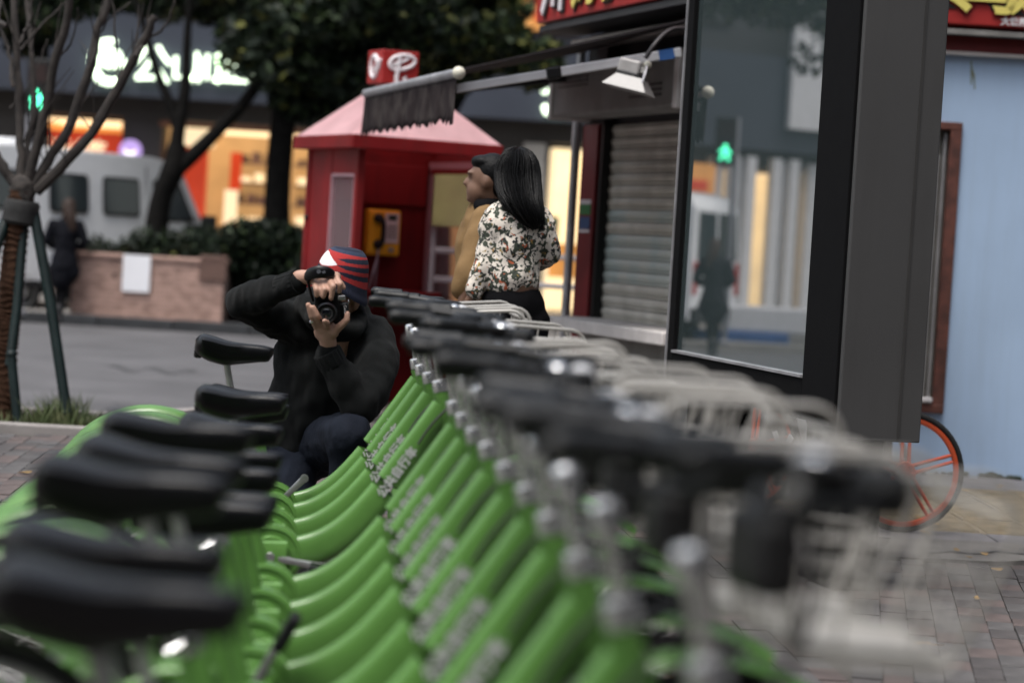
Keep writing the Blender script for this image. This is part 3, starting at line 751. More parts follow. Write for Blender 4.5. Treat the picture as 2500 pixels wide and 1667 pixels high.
# telephone: a thing of its own, fixed on the back wall
bpy.context.view_layer.update()
inv_ = bth.matrix_world.inverted(); c0_ = inv_ @ Vector((0, 0, CAM_H)); c1_ = inv_ @ W(932, 568, 17)
k_ = (hb2 - 0.075 - c0_.y) / (c1_.y - c0_.y); loc = c0_ + (c1_ - c0_) * k_
phw = bth.matrix_world @ loc
ph = thing('telephone', 'yellow public payphone with black handset in the red booth', 'telephone', phw, R(26))
M_phy = mat('phone_yellow', (0.95, 0.52, 0.03), 0.4, var=0.08); M_phb = mat('phone_black', (0.012, 0.012, 0.014), .35, var=0)
b = MB(); b.box((0, 0, 0), (0.265, 0.11, 0.345), bev=.02); b.build('case', M_phy, ph)
b = MB(); b.box((0.055, -0.058, 0.035), (0.112, 0.012, 0.225), bev=.004); kp_ = b.build('keypad_panel', M_swhite, ph)
b = MB(); b.box((0.055, -0.066, 0.115), (0.06, 0.006, 0.035)); b.build('display', mat('lcd', (.02, .06, .04), .2), kp_)
b = MB()
for i in range(3):
    for j in range(4): b.box((0.03 + i * .026, -0.067, 0.05 - j * .026), (.017, .008, .016), bev=.002)
b.build('key', M_gbox, kp_)
hs2 = curve_pts([(-.055, -.075, .115), (-.035, -.10, .08), (-.03, -.105, .0), (-.035, -.10, -.06), (-.05, -.075, -.095)], 14)
b = MB(); b.tube(hs2, [.03, .026, .021, .02, .018, .018, .018, .018, .018, .018, .02, .022, .026, .03, .03], 12); b.ell((-.062, -.075, .105), (.04, .03, .036)); b.ell((-.057, -.075, -.088), (.036, .03, .036)); b.build('handset', M_phb, ph)
b = MB(); b.lathe([(0.0, 0.012), (.02, .012), (.022, 0)], (.058, -.055, -.125), (0, -1, 0)); b.build('coin_knob', M_wfr, ph)
cord = curve_pts([(-.05, -.075, -.11), (-.065, -.09, -.2), (-.11, -.12, -.34), (-.13, -.10, -.5), (-.06, -.03, -.55), (-.01, 0.02, -.2)], 30)
b = MB(); b.tube(cord, 0.0085, 8); b.build('cord', mat('cord_steel', (.38, .33, .38), .4, metal=.4, var=.1), ph)

# ================================================================== PUBLIC BICYCLES
M_green = mat('bike_green', (0.088, 0.212, 0.044), 0.36, var=0.16, vscale=7, coat=0.35, spec=0.5)
M_rubber = mat('black_rubber', (0.005, 0.0055, 0.006), 0.42, spec=.34, var=0.2, vscale=14, bump=0.12, bscale=160)
M_vinyl = mat('black_vinyl', (0.003, 0.003, 0.004), 0.30, spec=.4, var=0.15, vscale=12, bump=0.10, bscale=220)
M_tyre = mat('tyre', (0.018, 0.018, 0.018), 0.85, var=0.2)
M_chrome = mat('chrome', (0.88, 0.88, 0.89), 0.27, metal=1.0, var=0.1, vscale=10)
M_alloy = mat('alloy', (0.50, 0.50, 0.50), 0.36, metal=0.9, var=0.15, vscale=10)
M_wire = mat('basket_steel', (0.38, 0.365, 0.34), 0.42, metal=0.35, var=0.15, vscale=10)
M_print = mat('white_print', (0.48, 0.50, 0.48), 0.5, var=0.08)
M_redref = mat('red_reflector', (0.45, 0.02, 0.015), 0.25, var=0)
M_cable = MATS['cable_black']
UPZ = Vector((0, 0, 1))
# bike-local: x forward (0 at the head tube ring), y to the bike's left (away from the camera), z up
def ref_axis(): return UPZ
def make_bike():
    r = thing('bicycle', 'x', 'bicycle', (0, 0, 0))
    # swooping main tube
    cl = curve_pts([(0.012, 0, .80), (-.09, 0, .635), (-.17, 0, .508), (-.25, 0, .410), (-.33, 0, .348), (-.41, 0, .318), (-.50, 0, .305)], 26)
    n = len(cl)
    fa = [0.034 + 0.018 * math.sin(math.pi * min(1, i / (n - 1) * 1.15) / 2 + .15) for i in range(n)]
    b = MB(); b.tube(cl, 1, 18, flat=(fa, [0.023] * n, Vector((0.55, 0, 0.85)))); fr = b.build('frame', M_green, r)
    # shell lettering printed on the side facing the row's walkway
    p0, p1 = Vector((-.185, -.0275, .490)), Vector((-.065, -.0275, .675))
    tx = (p1 - p0).normalized()
    place_text('公共自行车', 0.037, M_print, (-.118, -.0248, .588), tx, Vector((-tx.z, 0, tx.x)), fr, 0.0006, 'print', offset=0.0012)
    b = MB(); b.lathe([(0.024, 0), (0.026, .03), (0.024, .16), (0.024, .185)], (0.056, 0, .668), Vector((-.30, 0, 1))); b.build('head_tube', M_green, r)
    # bottom bracket shell: stepped disc with a hole and axle
    b = MB(); b.lathe([(0.098, -.022), (0.102, 0), (0.098, .022), (.086, .026), (.082, .022), (.064, .022), (.060, .029), (.042, .029), (.040, .012)], (-.50, 0, .305), (0, -1, 0), 36); bs = b.build('bracket_shell', M_green, r)
    b = MB(); b.lathe([(0.036, 0.0), (.036, .016), (.030, .016)], (-.50, 0, .305), (0, -1, 0), 24); b.build('bearing_seat', M_rubber, bs)
    # seat tube and clamp
    b = MB(); b.tube([(-.505, 0, .30), (-.535, 0, .42), (-.575, 0, .58), (-.585, 0, .62)], 1, 14, flat=([.040, .034, .028, .026], [.022, .022, .022, .022], Vector((1, 0, .25)))); b.build('seat_tube', M_green, r)
    b = MB(); b.lathe([(.024, 0), (.026, .008), (.026, .03), (.022, .036)], (-.584, 0, .612), Vector((-.25, 0, 1))); b.tube([(-.60, -.02, .63), (-.60, -.05, .63), (-.62, -.055, .62)], .006, 8); b.build('seat_clamp', M_chrome, r)
    # rear triangle, chain cover, wheels
    b = MB()
    for s in (-1, 1): b.tube([(-.56, .02 * s, .50), (-.66, .05 * s, .50), (-.80, .055 * s, .42), (-.95, .055 * s, .305)], .014, 10)
    b.build('seat_stay', M_green, r)
    b = MB(); b.tube([(-.45, -.045, .30), (-.60, -.052, .30), (-.80, -.055, .30), (-.99, -.058, .30)], 1, 12, flat=([.056, .052, .046, .040], [.013] * 4, UPZ)); b.build('chain_cover', M_green, r)
    WZ = .312
    for cx, nm in ((-.95, 'rear'), (.275, 'front')):
        R_ = .296
        t = MB(); t.tube([(cx + R_ * math.cos(a), 0, WZ + R_ * math.sin(a)) for a in np.linspace(0, 2 * math.pi, 40, endpoint=False)], .0165, 8, closed=True); wh = t.build('wheel_tyre', M_tyre, r); wh['front'] = int(nm == 'front')
        t = MB(); t.tube([(cx +   .272 * math.cos(a), 0, WZ +   .272 * math.sin(a)) for a in np.linspace(0, 2 * math.pi, 40, endpoint=False)], .011, 6, closed=True); t.build('rim', M_alloy, wh)
        t = MB()
        for k in range(28):
            a = 2 * math.pi * k / 28; t.tube([(cx + .03 * math.cos(a + .6), .02 * (-1) ** k, WZ + .03 * math.sin(a + .6)), (cx + .268 * math.cos(a), 0, WZ + .268 * math.sin(a))], .0014, 4, cap=False)
        o_ = t.build('spokes', M_alloy, wh); o_['kind'] = 'stuff'
        t = MB(); t.lathe([(.012, -.05), (.02, -.045), (.022, -.02), (.03, -.018), (.03, .018), (.022, .02), (.02, .045), (.012, .05)], (cx, 0, WZ), (0, 1, 0), 16); t.build('hub', M_alloy, wh)
    def fender(cx, a0, a1, nm):
        R_ = .340; vs = []; fs = []; n = 26; m_ = 7
        for i in range(n + 1):
            a = a0 + (a1 - a0) * i / n
            for j in range(m_):
                th = (j / (m_ - 1) - .5) * math.pi
                rr = R_ + .022 * math.cos(th) - .012; vs.append((cx + rr * math.cos(a), .046 * math.sin(th), WZ + rr * math.sin(a)))
        for i in range(n):
            for j in range(m_ - 1): fs.append((i * m_ + j, i * m_ + j + 1, (i + 1) * m_ + j + 1, (i + 1) * m_ + j))
        t = MB(); t.add(vs, fs, True); return t.build('mudguard', M_green, r)
    mg = fender(-.95, R(20), R(188), 'rear'); fender(.275, R(55), R(185), 'front')['front'] = 1
    b = MB(); b.ell((-1.29, 0, .37), (.012, .026, .03)); b.build('rear_reflector', M_redref, mg)
    b = MB()
    for s in (-1, 1): b.tube([(.052, .0, .69), (.075, .045 * s, .64), (.11, .055 * s, .58), (.275, .055 * s, .305)], .013, 8)
    b.build('fork', M_green, r)
    # steering: rings, quill stem, bars
    b = MB(); b.lathe([(.0215, 0), (.0245, .002), (.0245, .034), (.0225, .038), (.012, .038)], (.004, 0, .846), Vector((-.22, 0, 1))); b.build('headset_ring', M_chrome, r)
    b = MB(); b.tube([(-.003, 0, .88), (-.014, 0, .93), (-.026, 0, .985)], .0125, 12); st = b.build('stem', M_chrome, r)
    b = MB(); b.lathe([(.016, -.022), (.021, -.018), (.022, .014), (.016, .024), (0, .026)], (-.028, 0, .985), Vector((-.22, 0, 1)), 18); b.build('stem_clamp', M_chrome, st)
    bar = []
    L_ = curve_pts([(-.145, .30, 1.105), (-.03, .275, 1.10), (.085, .215, 1.085), (.10, .12, 1.06), (.05, 0, 1.01), (.10, -.12, 1.06), (.085, -.215, 1.085), (-.03, -.275, 1.10), (-.145, -.30, 1.105)], 48)
    b = MB(); b.tube(L_, .0115, 10); hbx = b.build('handlebar', M_black, r)
    for s in (1, -1):
        g = curve_pts([(-.165, .304 * s, 1.106), (-.11, .292 * s, 1.1045), (-.05, .279 * s, 1.101)], 10)
        b = MB(); b.tube(g, [.012, .0185, .0195, .019, .0185, .018, .018, .0185, .0195, .0205, .019], 14); b.build('grip', M_rubber, r)
        b = MB(); b.tube(curve_pts([(.035, .262 * s, 1.088), (.05, .275 * s, 1.075), (.01, .295 * s, 1.062), (-.09, .31 * s, 1.062)], 10), [.013, .012, .011, .009, .008, .007, .007, .007, .0075, .008, .009], 8); b.box((.055, .235 * s, 1.075), (.11, .07, .055), Matrix.Rotation(R(20 * s), 3, 'Z'), .016); b.build('brake_lever', M_rubber, r)
    b = MB(); b.lathe([(.0, .024), (.012, .022), (.022, .012), (.026, 0), (.022, -.004)], (.045, -.155, 1.085), (-.3, -.5, 1), 20); b.build('bell', M_chrome, r)
    b = MB(); b.box((.055, 0, .985), (.06, .12, .10), bev=.02); b.build('control_box', M_black, r)
    b = MB(); b.ell((.085, -.05, 1.075), (.030, .030, .028)); b.build('headlamp', mat('lamp_silver', (.6, .6, .61), .42, metal=.4, var=.05), r)
    # basket: two round-cornered side hoops tied by a few bars
    x0, x1, y, z0, z1 = .11, .395, .15, .85, 1.085
    def hoop(s, mb):
        P = []
        for cx, cz, a0, rr in ((x1 - .045, z1 + .012 - .055, 0, .055), (x0 + .02, z1 - .025, 90, .025), (x0 + .045, z0 + .02, 180, .02), (x1 - .07, z0 + .03, 270, .03)):
            for a in (0, 22, 45, 68, 90): P.append((cx + rr * math.cos(R(a0 + a)), y * s * (1 if cz > .95 else .86), cz + rr * math.sin(R(a0 + a))))
        mb.tube(P, .0062, 8, closed=True)
    b = MB(); hoop(-1, b); hoop(1, b)
    b.tube([(x1 - .005, -y, z1 - .03), (x1 - .005, y, z1 - .03)], .0062, 8); b.tube([(x0, -y, z1 - .02), (x0, y, z1 - .02)], .0055, 8); bk = b.build('basket', M_wire, r); bk['kind'] = 'stuff'
    b = MB()
    for s in (-1, 1):
        b.tube([(x0 + .008, y * .95 * s, .97), (x1 - .012, y * .95 * s, .975)], .003, 5); b.tube([(x0 + .012, y * .9 * s, .905), (x1 - .024, y * .9 * s, .905)], .003, 5)
        for u in (.3, .65): b.tube([(x0 + (x1 - x0) * u, y * s, z1 + .004), (x0 + (x1 - x0) * u, y * .86 * s, z0)], .0028, 5)
    for z, k in ((.97, .95), (.905, .9)):
        b.tube([(x1 - .012 - (.97 - z) * .2, -y * k, z), (x1 - .012 - (.97 - z) * .2, y * k, z)], .003, 5)
    for v in (-.6, -.2, .2, .6): b.tube([(x1 - .006, y * v, z1 - .03), (x1 - .04, y * v * .86, z0), (x0 + .025, y * v * .86, z0), (x0, y * v, z1 - .02)], .0028, 5)
    o_ = b.build('basket_wire', M_wire, bk); o_['kind'] = 'stuff'
    b = MB(); b.box((x0 + (x1 - x0) / 2, 0, .862), (x1 - x0 - .08, .22, .012), bev=.004); b.build('basket_tray', M_wire, bk)
    for s in (-1, 1):
        b = MB(); b.tube([(.085, .03 * s, .78), (.16, .03 * s, .83)], .007, 6); b.build('basket_bracket', M_black, r)
    # cables
    b = MB(); b.tube(curve_pts([(.03, -.22, 1.08), (.09, -.12, 1.03), (.10, -.04, .93), (.05, -.035, .83), (-.02, -.034, .745), (-.06, -.034, .68)], 20), .004, 6)
    b.tube(curve_pts([(.03, .22, 1.08), (.10, .10, 1.04), (.11, .04, .95), (.075, .04, .75), (.11, .055, .6)], 18), .004, 6); b.build('cable', M_cable, r)
    # saddle + post (moved together per bike)
    sg_ = MB(); n = 22; vs = []; fs = []
    hwf = lambda t: .026 + .012 * t + .055 * max(0, (t - .38) / .62) ** 1.15 if t > .38 else .026 + .012 * t
    prof_n = 14
    for i in range(n + 1):
        t = i / n; x = .155 - .285 * t; hw = hwf(t)
        if t < .08: hw *= math.sqrt(max(.05, 1 - ((.08 - t) / .08) ** 2))
        if t > .86: hw *= math.sqrt(max(.05, 1 - ((t - .86) / .145) ** 2))
        zt = -.010 * max(0, 1 - t * 4) ** 2 - .006 * math.sin(math.pi * min(1, t * 1.3)) + .020 * max(0, (t - .55) / .45) ** 1.5 - .030 * max(0, (t - .88) / .12) ** 2
        dp = (.036 + .036 * min(1, t / .6) - .06 * max(0, t - .8)) * (math.sqrt(max(.04, 1 - ((.08 - t) / .08) ** 2)) if t < .08 else 1) * (math.sqrt(max(.06, 1 - ((t - .86) / .145) ** 2)) if t > .86 else 1)
        hgt = .017 + .010 * max(0, (t - .4) / .6)
        for j in range(prof_n):
            a = 2 * math.pi * j / prof_n; ca, sa = math.cos(a), math.sin(a)
            yy = hw * math.copysign(abs(sa) ** .85, sa); zz = zt - hgt + (hgt * ca ** .9 if ca > 0 else dp * -abs(ca) ** .8)
            vs.append((x, yy, zz))
    for i in range(n):
        for j in range(prof_n): fs.append((i * prof_n + j, i * prof_n + (j + 1) % prof_n, (i + 1) * prof_n + (j + 1) % prof_n, (i + 1) * prof_n + j))
    fs.append(tuple(range(prof_n))); fs.append(tuple(n * prof_n + k for k in range(prof_n - 1, -1, -1)))
    sg_.add(vs, fs, True); sad = sg_.build('saddle', M_vinyl, r); sad.location = (-.685, 0, .95)
    b = MB()
    for s in (-1, 1): b.tube([(.10, .012 * s, -.03), (.02, .02 * s, -.052), (-.06, .024 * s, -.05), (-.11, .03 * s, -.03)], .0035, 6)
    b.box((-.02, 0, -.055), (.045, .05, .028), bev=.006); b.box((-.115, 0, -.062), (.03, .04, .035), bev=.008); b.build('saddle_rail', M_black, sad)
    b = MB(); b.tube([(-.02, 0, -.05), (.065, 0, -.34)], .0125, 12); b.build('seat_post', M_alloy, sad)
    # crank set
    cm = MB(); cm.tube([(0, -.052, 0), (.08, -.056, 0), (.168, -.058, 0)], 1, 10, flat=([.013, .010, .013], [.006, .006, .006], UPZ)); cm.lathe([(.016, 0), (.018, .006), (.014, .012)], (0, -.05, 0), (0, -1, 0), 16); cm.lathe([(.015, 0), (.015, .014), (.007, .015), (.007, .006)], (.168, -.05, 0), (0, -1, 0), 16)
    cr = cm.build('crank', M_alloy, r); cr.location = (-.50, 0, .305)
    pm = MB(); pm.box((.168, -.115, 0), (.085, .095, .026), bev=.007); pd = pm.build('pedal', M_rubber, cr)
    cm = MB(); cm.tube([(0, .052, 0), (-.168, .058, 0)], 1, 10, flat=([.013, .013], [.006, .006], UPZ)); cm.build('far_crank_arm', M_alloy, cr)
    pm = MB(); pm.box((-.168, .115, 0), (.085, .095, .026), bev=.007); pm.build('pedal', M_rubber, cr)
    b = MB(); b.tube([(-.56, .05, .26), (-.60, .11, .13), (-.63, .17, .01)], .009, 8); b.build('kickstand', M_black, r)
    return r
# ring of each bicycle: pixel and distance along the view, from the photograph
LABX = 0
RINGS = [(1020, 880, 8.55), (1033, 894, 8.18), (1052, 912, 7.76), (1078, 933, 7.33), (1116, 979, 6.47), (1137, 1011, 6.05), (1164, 1048, 5.60), (1200, 1086, 5.18), (1244, 1136, 4.74), (1296, 1192, 4.33), (1350, 1268, 3.90), (1426, 1368, 3.40), (1524, 1487, 2.98), (1745, 1640, 2.55)]
SAD = [.912, .76, .75, .815, .795, .76, .76, .75, .78, .968, .955, .975, .935, .945]
STEER = [2, -4, 7, 0, -5, 9, -6, 3, 10, -4, 8, -3, 6, 14]
CRK = [47, 188, 176, 352, 182, 186, 178, 62, 183, 174, 350, 187, 180, 176]
LAB = ['farthest green public bicycle of the row, its saddle raised in front of the crouching photographer',
 'second green public bicycle from the crouching photographer in the parked row', 'third green public bicycle from the crouching photographer in the parked row',
 'fourth green public bicycle from the crouching photographer in the parked row', 'fifth green public bicycle from the crouching photographer, just after a gap in the row',
 'sixth green public bicycle from the crouching photographer in the parked row', 'seventh green public bicycle from the crouching photographer in the parked row',
 'eighth green public bicycle from the crouching photographer, one pedal sticking up', 'ninth green public bicycle from the crouching photographer in the parked row',
 'tenth green public bicycle from the crouching photographer, blurred with a raised saddle', 'fourth blurred green public bicycle, counted back from the nearest one', 'third blurred green public bicycle, counted back from the nearest one',
 'second blurred green public bicycle, just behind the nearest one','nearest green public bicycle of the row, blurred, without a basket']
proto = make_bike()
GAPX = None
bikes = []
BR_ = random.Random(21)
for i, ((px, py, D), sh, ck) in enumerate(zip(RINGS, SAD, CRK)):
    B = proto if i == 0 else copy_tree(proto)
    if px is None:
        p = Vector((bikes[-1].location.x + 0.032, D, 0))
    else: p = W(px, py, D)
    B.location = (p.x - 0.004, D, 0); B.rotation_euler = (max(-R(2.4), min(R(2.4), BR_.gauss(0, R(1.0)))), 0, R(3.0) + BR_.gauss(0, R(1.2)))
    B['label'] = LAB[i]; B['group'] = 'green public bicycles parked in a row'
    bz, by_ = BR_.uniform(-.045, .015), BR_.gauss(0, R(3)); hz = BR_.gauss(0, .014)
    for ch in B.children:
        nm = ch.name.split('.')[0]
        if nm == 'saddle': ch.location = (-.685 + (.95 - sh) * .25 + (.02 if i else 0) , random.gauss(0, .004), sh + .0); ch.rotation_euler = (0, R([4, 0, -2, 1, 2, 0, -1, 2, 1, 0, 3, 1, 2, 2, 0][i]), R(random.gauss(0, 3) if i else 0))
        if nm in ('stem', 'handlebar', 'grip', 'brake_lever', 'bell', 'headlamp', 'basket', 'basket_bracket', 'control_box', 'fork') or (ch.get('front') and nm in ('wheel_tyre', 'mudguard')): ch.rotation_euler = (0, 0, R(STEER[i]))
        if nm in ('handlebar', 'grip', 'brake_lever', 'bell', 'headlamp', 'control_box'): ch.location.z = hz
        if nm == 'basket': ch.location.z = bz; ch.rotation_euler.y = by_
        if nm == 'crank': ch.rotation_euler = (0, -R(ck), 0)
    if i == 0:
        for ch in list(B.children):
            if ch.name.startswith('crank'): lone = [q for q in ch.children if q.name == 'pedal']
    bikes.append(B)
for q in lone: bpy.data.objects.remove(q)
for ch in list(bikes[-1].children):
    if ch.name.split('.')[0] in ('basket', 'basket_bracket'):
        for q in list(ch.children): bpy.data.objects.remove(q)
        bpy.data.objects.remove(ch)

# ================================================================== BUILDING ACROSS THE ROAD
FY = 44.0
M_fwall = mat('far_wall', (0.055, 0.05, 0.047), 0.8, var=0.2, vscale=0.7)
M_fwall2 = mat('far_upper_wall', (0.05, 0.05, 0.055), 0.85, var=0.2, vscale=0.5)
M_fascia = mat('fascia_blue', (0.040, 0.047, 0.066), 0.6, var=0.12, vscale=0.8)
M_paleP = mat('pale_pillar', (0.42, 0.39, 0.36), 0.7, var=0.1)
M_pane = mat('dark_pane', (0.03, 0.035, 0.045), 0.06, var=0.0, spec=0.8)
def lit(name, c, s=1.0, col=None): return mat(name, col or c, 0.7, var=0.25, vscale=1.5, emis=c, estr=s)
M_sign = lit('sign_glow', (0.80, 1.0, 0.72), 1.6)
M_warmwall = lit('shop_warm_glow', (0.50, 0.28, 0.11), 0.36, (0.42, 0.31, 0.19))  # glow put into the shop surfaces in place of interior lighting
M_warmceil = lit('shop_ceiling', (1.0, 0.70, 0.38), 0.9, (0.7, 0.6, 0.45))
M_redlit = lit('shop_red_glow', (0.42, 0.030, 0.008), 0.45, (0.4, 0.05, 0.02))
M_orange = lit('shop_orange_glow', (0.60, 0.25, 0.06), 0.40, (0.5, 0.25, 0.08))
M_cream_l = lit('shop_cream_glow', (1.0, 0.78, 0.48), 0.52, (0.7, 0.6, 0.4))
M_shelf = mat('shelf_goods', (0.20, 0.15, 0.17), 0.7, var=0.5, vscale=3)
fb = thing('shop_block', 'dark shop building across the road with long blue fascia and lit shop windows', 'building', (0, FY, 0))
def fbox(mb, x0, x1, y0, y1, z0, z1, bev=0): return mb.box(((x0 + x1) / 2, (y0 + y1) / 2, (z0 + z1) / 2), (x1 - x0, y1 - y0, z1 - z0), None, bev)
OPEN = [(-9.2, -7.55), (-6.8, -3.55), (-3.2, -0.6), (0.5, 3.6), (5.0, 9.0), (-13.2, -10.4), (-17.5, -14.3), (-22.6, -18.8), (-28, -24)]
OPEN.sort()
xs = -46
b = MB(); pn = MB()
for x0, x1 in OPEN + [(26, 26)]:
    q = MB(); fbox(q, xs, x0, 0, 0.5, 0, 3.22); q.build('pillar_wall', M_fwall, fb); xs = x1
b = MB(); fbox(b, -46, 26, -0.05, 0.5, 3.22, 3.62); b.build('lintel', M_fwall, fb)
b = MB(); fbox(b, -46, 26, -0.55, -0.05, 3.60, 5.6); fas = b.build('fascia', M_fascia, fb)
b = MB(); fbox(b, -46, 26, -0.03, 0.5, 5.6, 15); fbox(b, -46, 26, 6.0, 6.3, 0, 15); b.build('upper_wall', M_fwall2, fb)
b = MB(); fbox(b, -46, 26, 0.5, 6.0, 3.6, 3.7); b.build('ceiling', M_fwall2, fb)
b = MB(); fbox(b, 0.0, 0.42, -0.12, 0.0, 0, 3.2); b.build('pale_pillar', M_paleP, fb)
# shop interiors: walls and goods glow themselves, standing in for room light
def shop(x0, x1, wall, depth=2.6, shelves=None, ceil=M_warmceil):
    q = MB(); fbox(q, x0 + .02, x1 - .02, depth, depth + .1, 0.02, 3.15); w_ = q.build('shop_back_wall', wall, fb)
    q = MB(); fbox(q, x0 + .02, x0 + .1, 0.5, depth, 0.02, 3.15); q.build('shop_side_wall', wall, fb)
    q = MB(); fbox(q, x1 - .1, x1 - .02, 0.5, depth, 0.02, 3.15); q.build('shop_side_wall', wall, fb)
    q = MB(); fbox(q, x0 + .1, x1 - .1, 0.6, depth - .1, 3.10, 3.16); q.build('shop_ceiling', ceil, fb)
    if shelves:
        for (a, c) in shelves:
            sf = MB(); fbox(sf, a, a + .05, depth - .45, depth - .02, 0.3, 2.7); s_ = sf.build('shelf_unit', M_warmwall, fb)
            for k in range(6):
                q = MB(); z = 0.55 + k * 0.40; fbox(q, a, c, depth - .5, depth - .02, z, z + .04)
                q.build('shelf_board', M_shelf, s_)
                g = MB(); x = a + .08
                while x < c - .15:
                    wd = random.uniform(.1, .24); h = random.uniform(.1, .2); fbox(g, x, x + wd, depth - .42, depth - .1, z + .04, z + .04 + h); x += wd + random.uniform(.03, .12)
                gg = g.build('shelf_goods', M_shelf if k % 2 else M_cream_l, s_); gg['kind'] = 'stuff'
shop(-6.8, -3.55, M_warmwall, shelves=[(-5.68, -4.78), (-4.5, -3.7)])
q = MB(); fbox(q, -6.40, -6.0, 0.35, 0.7, 0.0, 2.75); q.build('red_panel', M_redlit, fb)
q = MB(); fbox(q, -6.55, -5.9, 0.3, 0.75, 2.78, 3.1); q.build('light_band', M_cream_l, fb)
q = MB(); fbox(q, -5.72, -5.48, 1.2, 1.35, 1.25, 2.0); q.build('lit_sign', M_cream_l, fb)
q = MB(); fbox(q, -5.72, -5.52, 1.9, 2.05, 2.0, 2.75); q.build('red_strip', M_redlit, fb)
q = MB(); fbox(q, -6.85, -3.5, -0.06, 0.06, 3.10, 3.20); q.build('window_head', mat('copper_trim', (.22, .09, .05), .5), fb)
for k in range(3):
    q = MB(); q.ell((-5.45 + k * .33, .8, .70), (.10, .06, .22)); q.lathe([(.03, 0), (.05, .3)], (-5.45 + k * .33, .8, .2)); q.build('display_figure', M_orange, fb)
shop(-3.2, -0.6, M_warmwall, shelves=[(-3.0, -2.2)])
q = MB(); fbox(q, -2.75, -2.3, .7, .9, 0.9, 2.7); q.build('red_panel', M_redlit, fb)
shop(0.5, 3.6, M_cream_l, ceil=M_cream_l)
q = MB(); fbox(q, .55, 1.2, .8, 1.0, .7, 1.35); q.build('orange_display', M_orange, fb)
q = MB(); fbox(q, .42, .75, .3, .5, 1.45, 1.85); q.build('green_panel', mat('teal_panel', (.02, .13, .10), .5), fb)
shop(-9.2, -7.55, M_orange)
q = MB(); fbox(q, -9.15, -7.6, .25, .45, 2.25, 2.92); rs = q.build('red_sign_band', M_redlit, fb)
place_text('乐乐小吃', 0.34, M_cream_l, (-8.55, .235, 2.58), (1, 0, 0), (0, 0, 1), rs, .01, 'letters', offset=.012)
# further shops to the left (outside the frame, they show in the mirror-like glass)
shop(-13.2, -10.4, M_warmwall, ceil=M_warmceil)
shop(-17.5, -14.3, M_orange); q = MB(); fbox(q, -17.0, -15.8, .2, .4, 2.2, 2.9); q.build('red_sign_band', M_redlit, fb)
M_wp = mat('white_pillar', (0.66, 0.66, 0.68), 0.6, var=0.05)
for x in (-25.0, -24.1, -22.9, -22.2, -20.9, -20.3, -19.2, -18.9): 
    q = MB(); fbox(q, x, x + random.uniform(.25, .5), -.3, 0.0, 0, 3.4); q.build('white_pillar', M_wp, fb)
q = MB(); fbox(q, -23.6, -21.6, -.75, -.6, 4.1, 6.9); q.build('white_banner', M_wp, fb)
shop(-22.6, -18.8, M_cream_l); shop(-28, -24, M_warmwall)
# upper windows
for i in range(-12, 7):
    for j in range(2):
        x = i * 3.4; z = 6.2 + j * 3.6
        if x > 24: continue
        q = MB(); fbox(q, x, x + 1.9, -.08, -.03, z, z + 1.8); wf = q.build('window', M_fwall, fb)
        q = MB(); fbox(q, x + .06, x + 0.93, -.10, -.08, z + .06, z + 1.74); fbox(q, x + .97, x + 1.84, -.10, -.08, z + .06, z + 1.74); q.build('pane', M_pane, wf)
# lit upper window at top right of the gap
ux0, ux1 = W(1286, 30, 43.9).x, W(1400, 30, 43.9).x; uz0, uz1 = W(1340, 82, 43.9).z, W(1340, -30, 43.9).z
q = MB(); fbox(q, ux0 - .1, ux1 + .1, -.7, -.56, uz0, uz1 + .6); lw = q.build('lit_window', M_orange, fb)
for k in range(5):
    q = MB(); x = ux0 + random.uniform(0, .8); fbox(q, x, x + random.uniform(.1, .3), -.75, -.7, uz0 + random.uniform(0.05, .4), uz0 + random.uniform(.4, .7)); q.build('display_item', (M_cream_l, M_redlit, M_moss)[k % 3], lw)
# glowing shop sign letters on the fascia, each a part
YS = FY - 0.62
def S_(px, py): p = WD(px, py, YS); return p.x, p.z
lx, lz = S_(254, 142); sc = 1.063 / 131.0
b = MB()
ring = []
for a in np.linspace(R(72), R(345), 40): ring.append((lx + 40 * sc * math.cos(a) * 1.0, 0, lz + 47 * sc * math.sin(a)))
nr = len(ring); b.tube([(x, -.66, z) for x, y, z in ring], [.02 + .06 * math.sin(math.pi * min(1, i / nr * 1.05)) ** .8 for i in range(nr)], 10)
b.build('sign_logo', M_sign, fas)
b = MB()
for u, v, s_ in ((-6, 18, 15), (12, 14, 13), (24, 0, 12)): b.ell((lx + u * sc, -.66, lz + v * sc), (s_ * sc, .04, s_ * sc), nu=12, nv=8)
b.tube([(lx + u * sc, -.66, lz + v * sc) for u, v in ((-28, 6), (-14, -4), (0, -8), (14, -5), (28, -4))], .07, 8)
b.build('sign_logo', M_sign, fas)
for ch, px, py, sz in (('公', 348, 155, .78), ('山', 430, 158, .62), ('川', 474, 160, .62), ('业', 530, 158, .74), ('心', 592, 160, .60)):
    x, z = S_(px, py); place_text(ch, sz, M_sign, (x, -.62, z), (1, 0, 0.0), (0, 0, 1), fas, 0.03, 'sign_letter', offset=0.006)
# smaller glowing sign on the right
x, z = S_(1270, 240)
b = MB(); b.tube([(x + u * sc, -.66, z + v * sc) for u, v in ((-22, -4), (-12, -16), (2, -22), (18, -18), (32, -10))], [.04, .09, .05, .07, .08], 8); b.build('sign_letter', M_sign, fas)
b = MB(); b.ell((x - 20 * sc, -.66, z + 30 * sc), (.07, .04, .07), nu=12, nv=8); b.build('sign_letter', M_sign, fas)
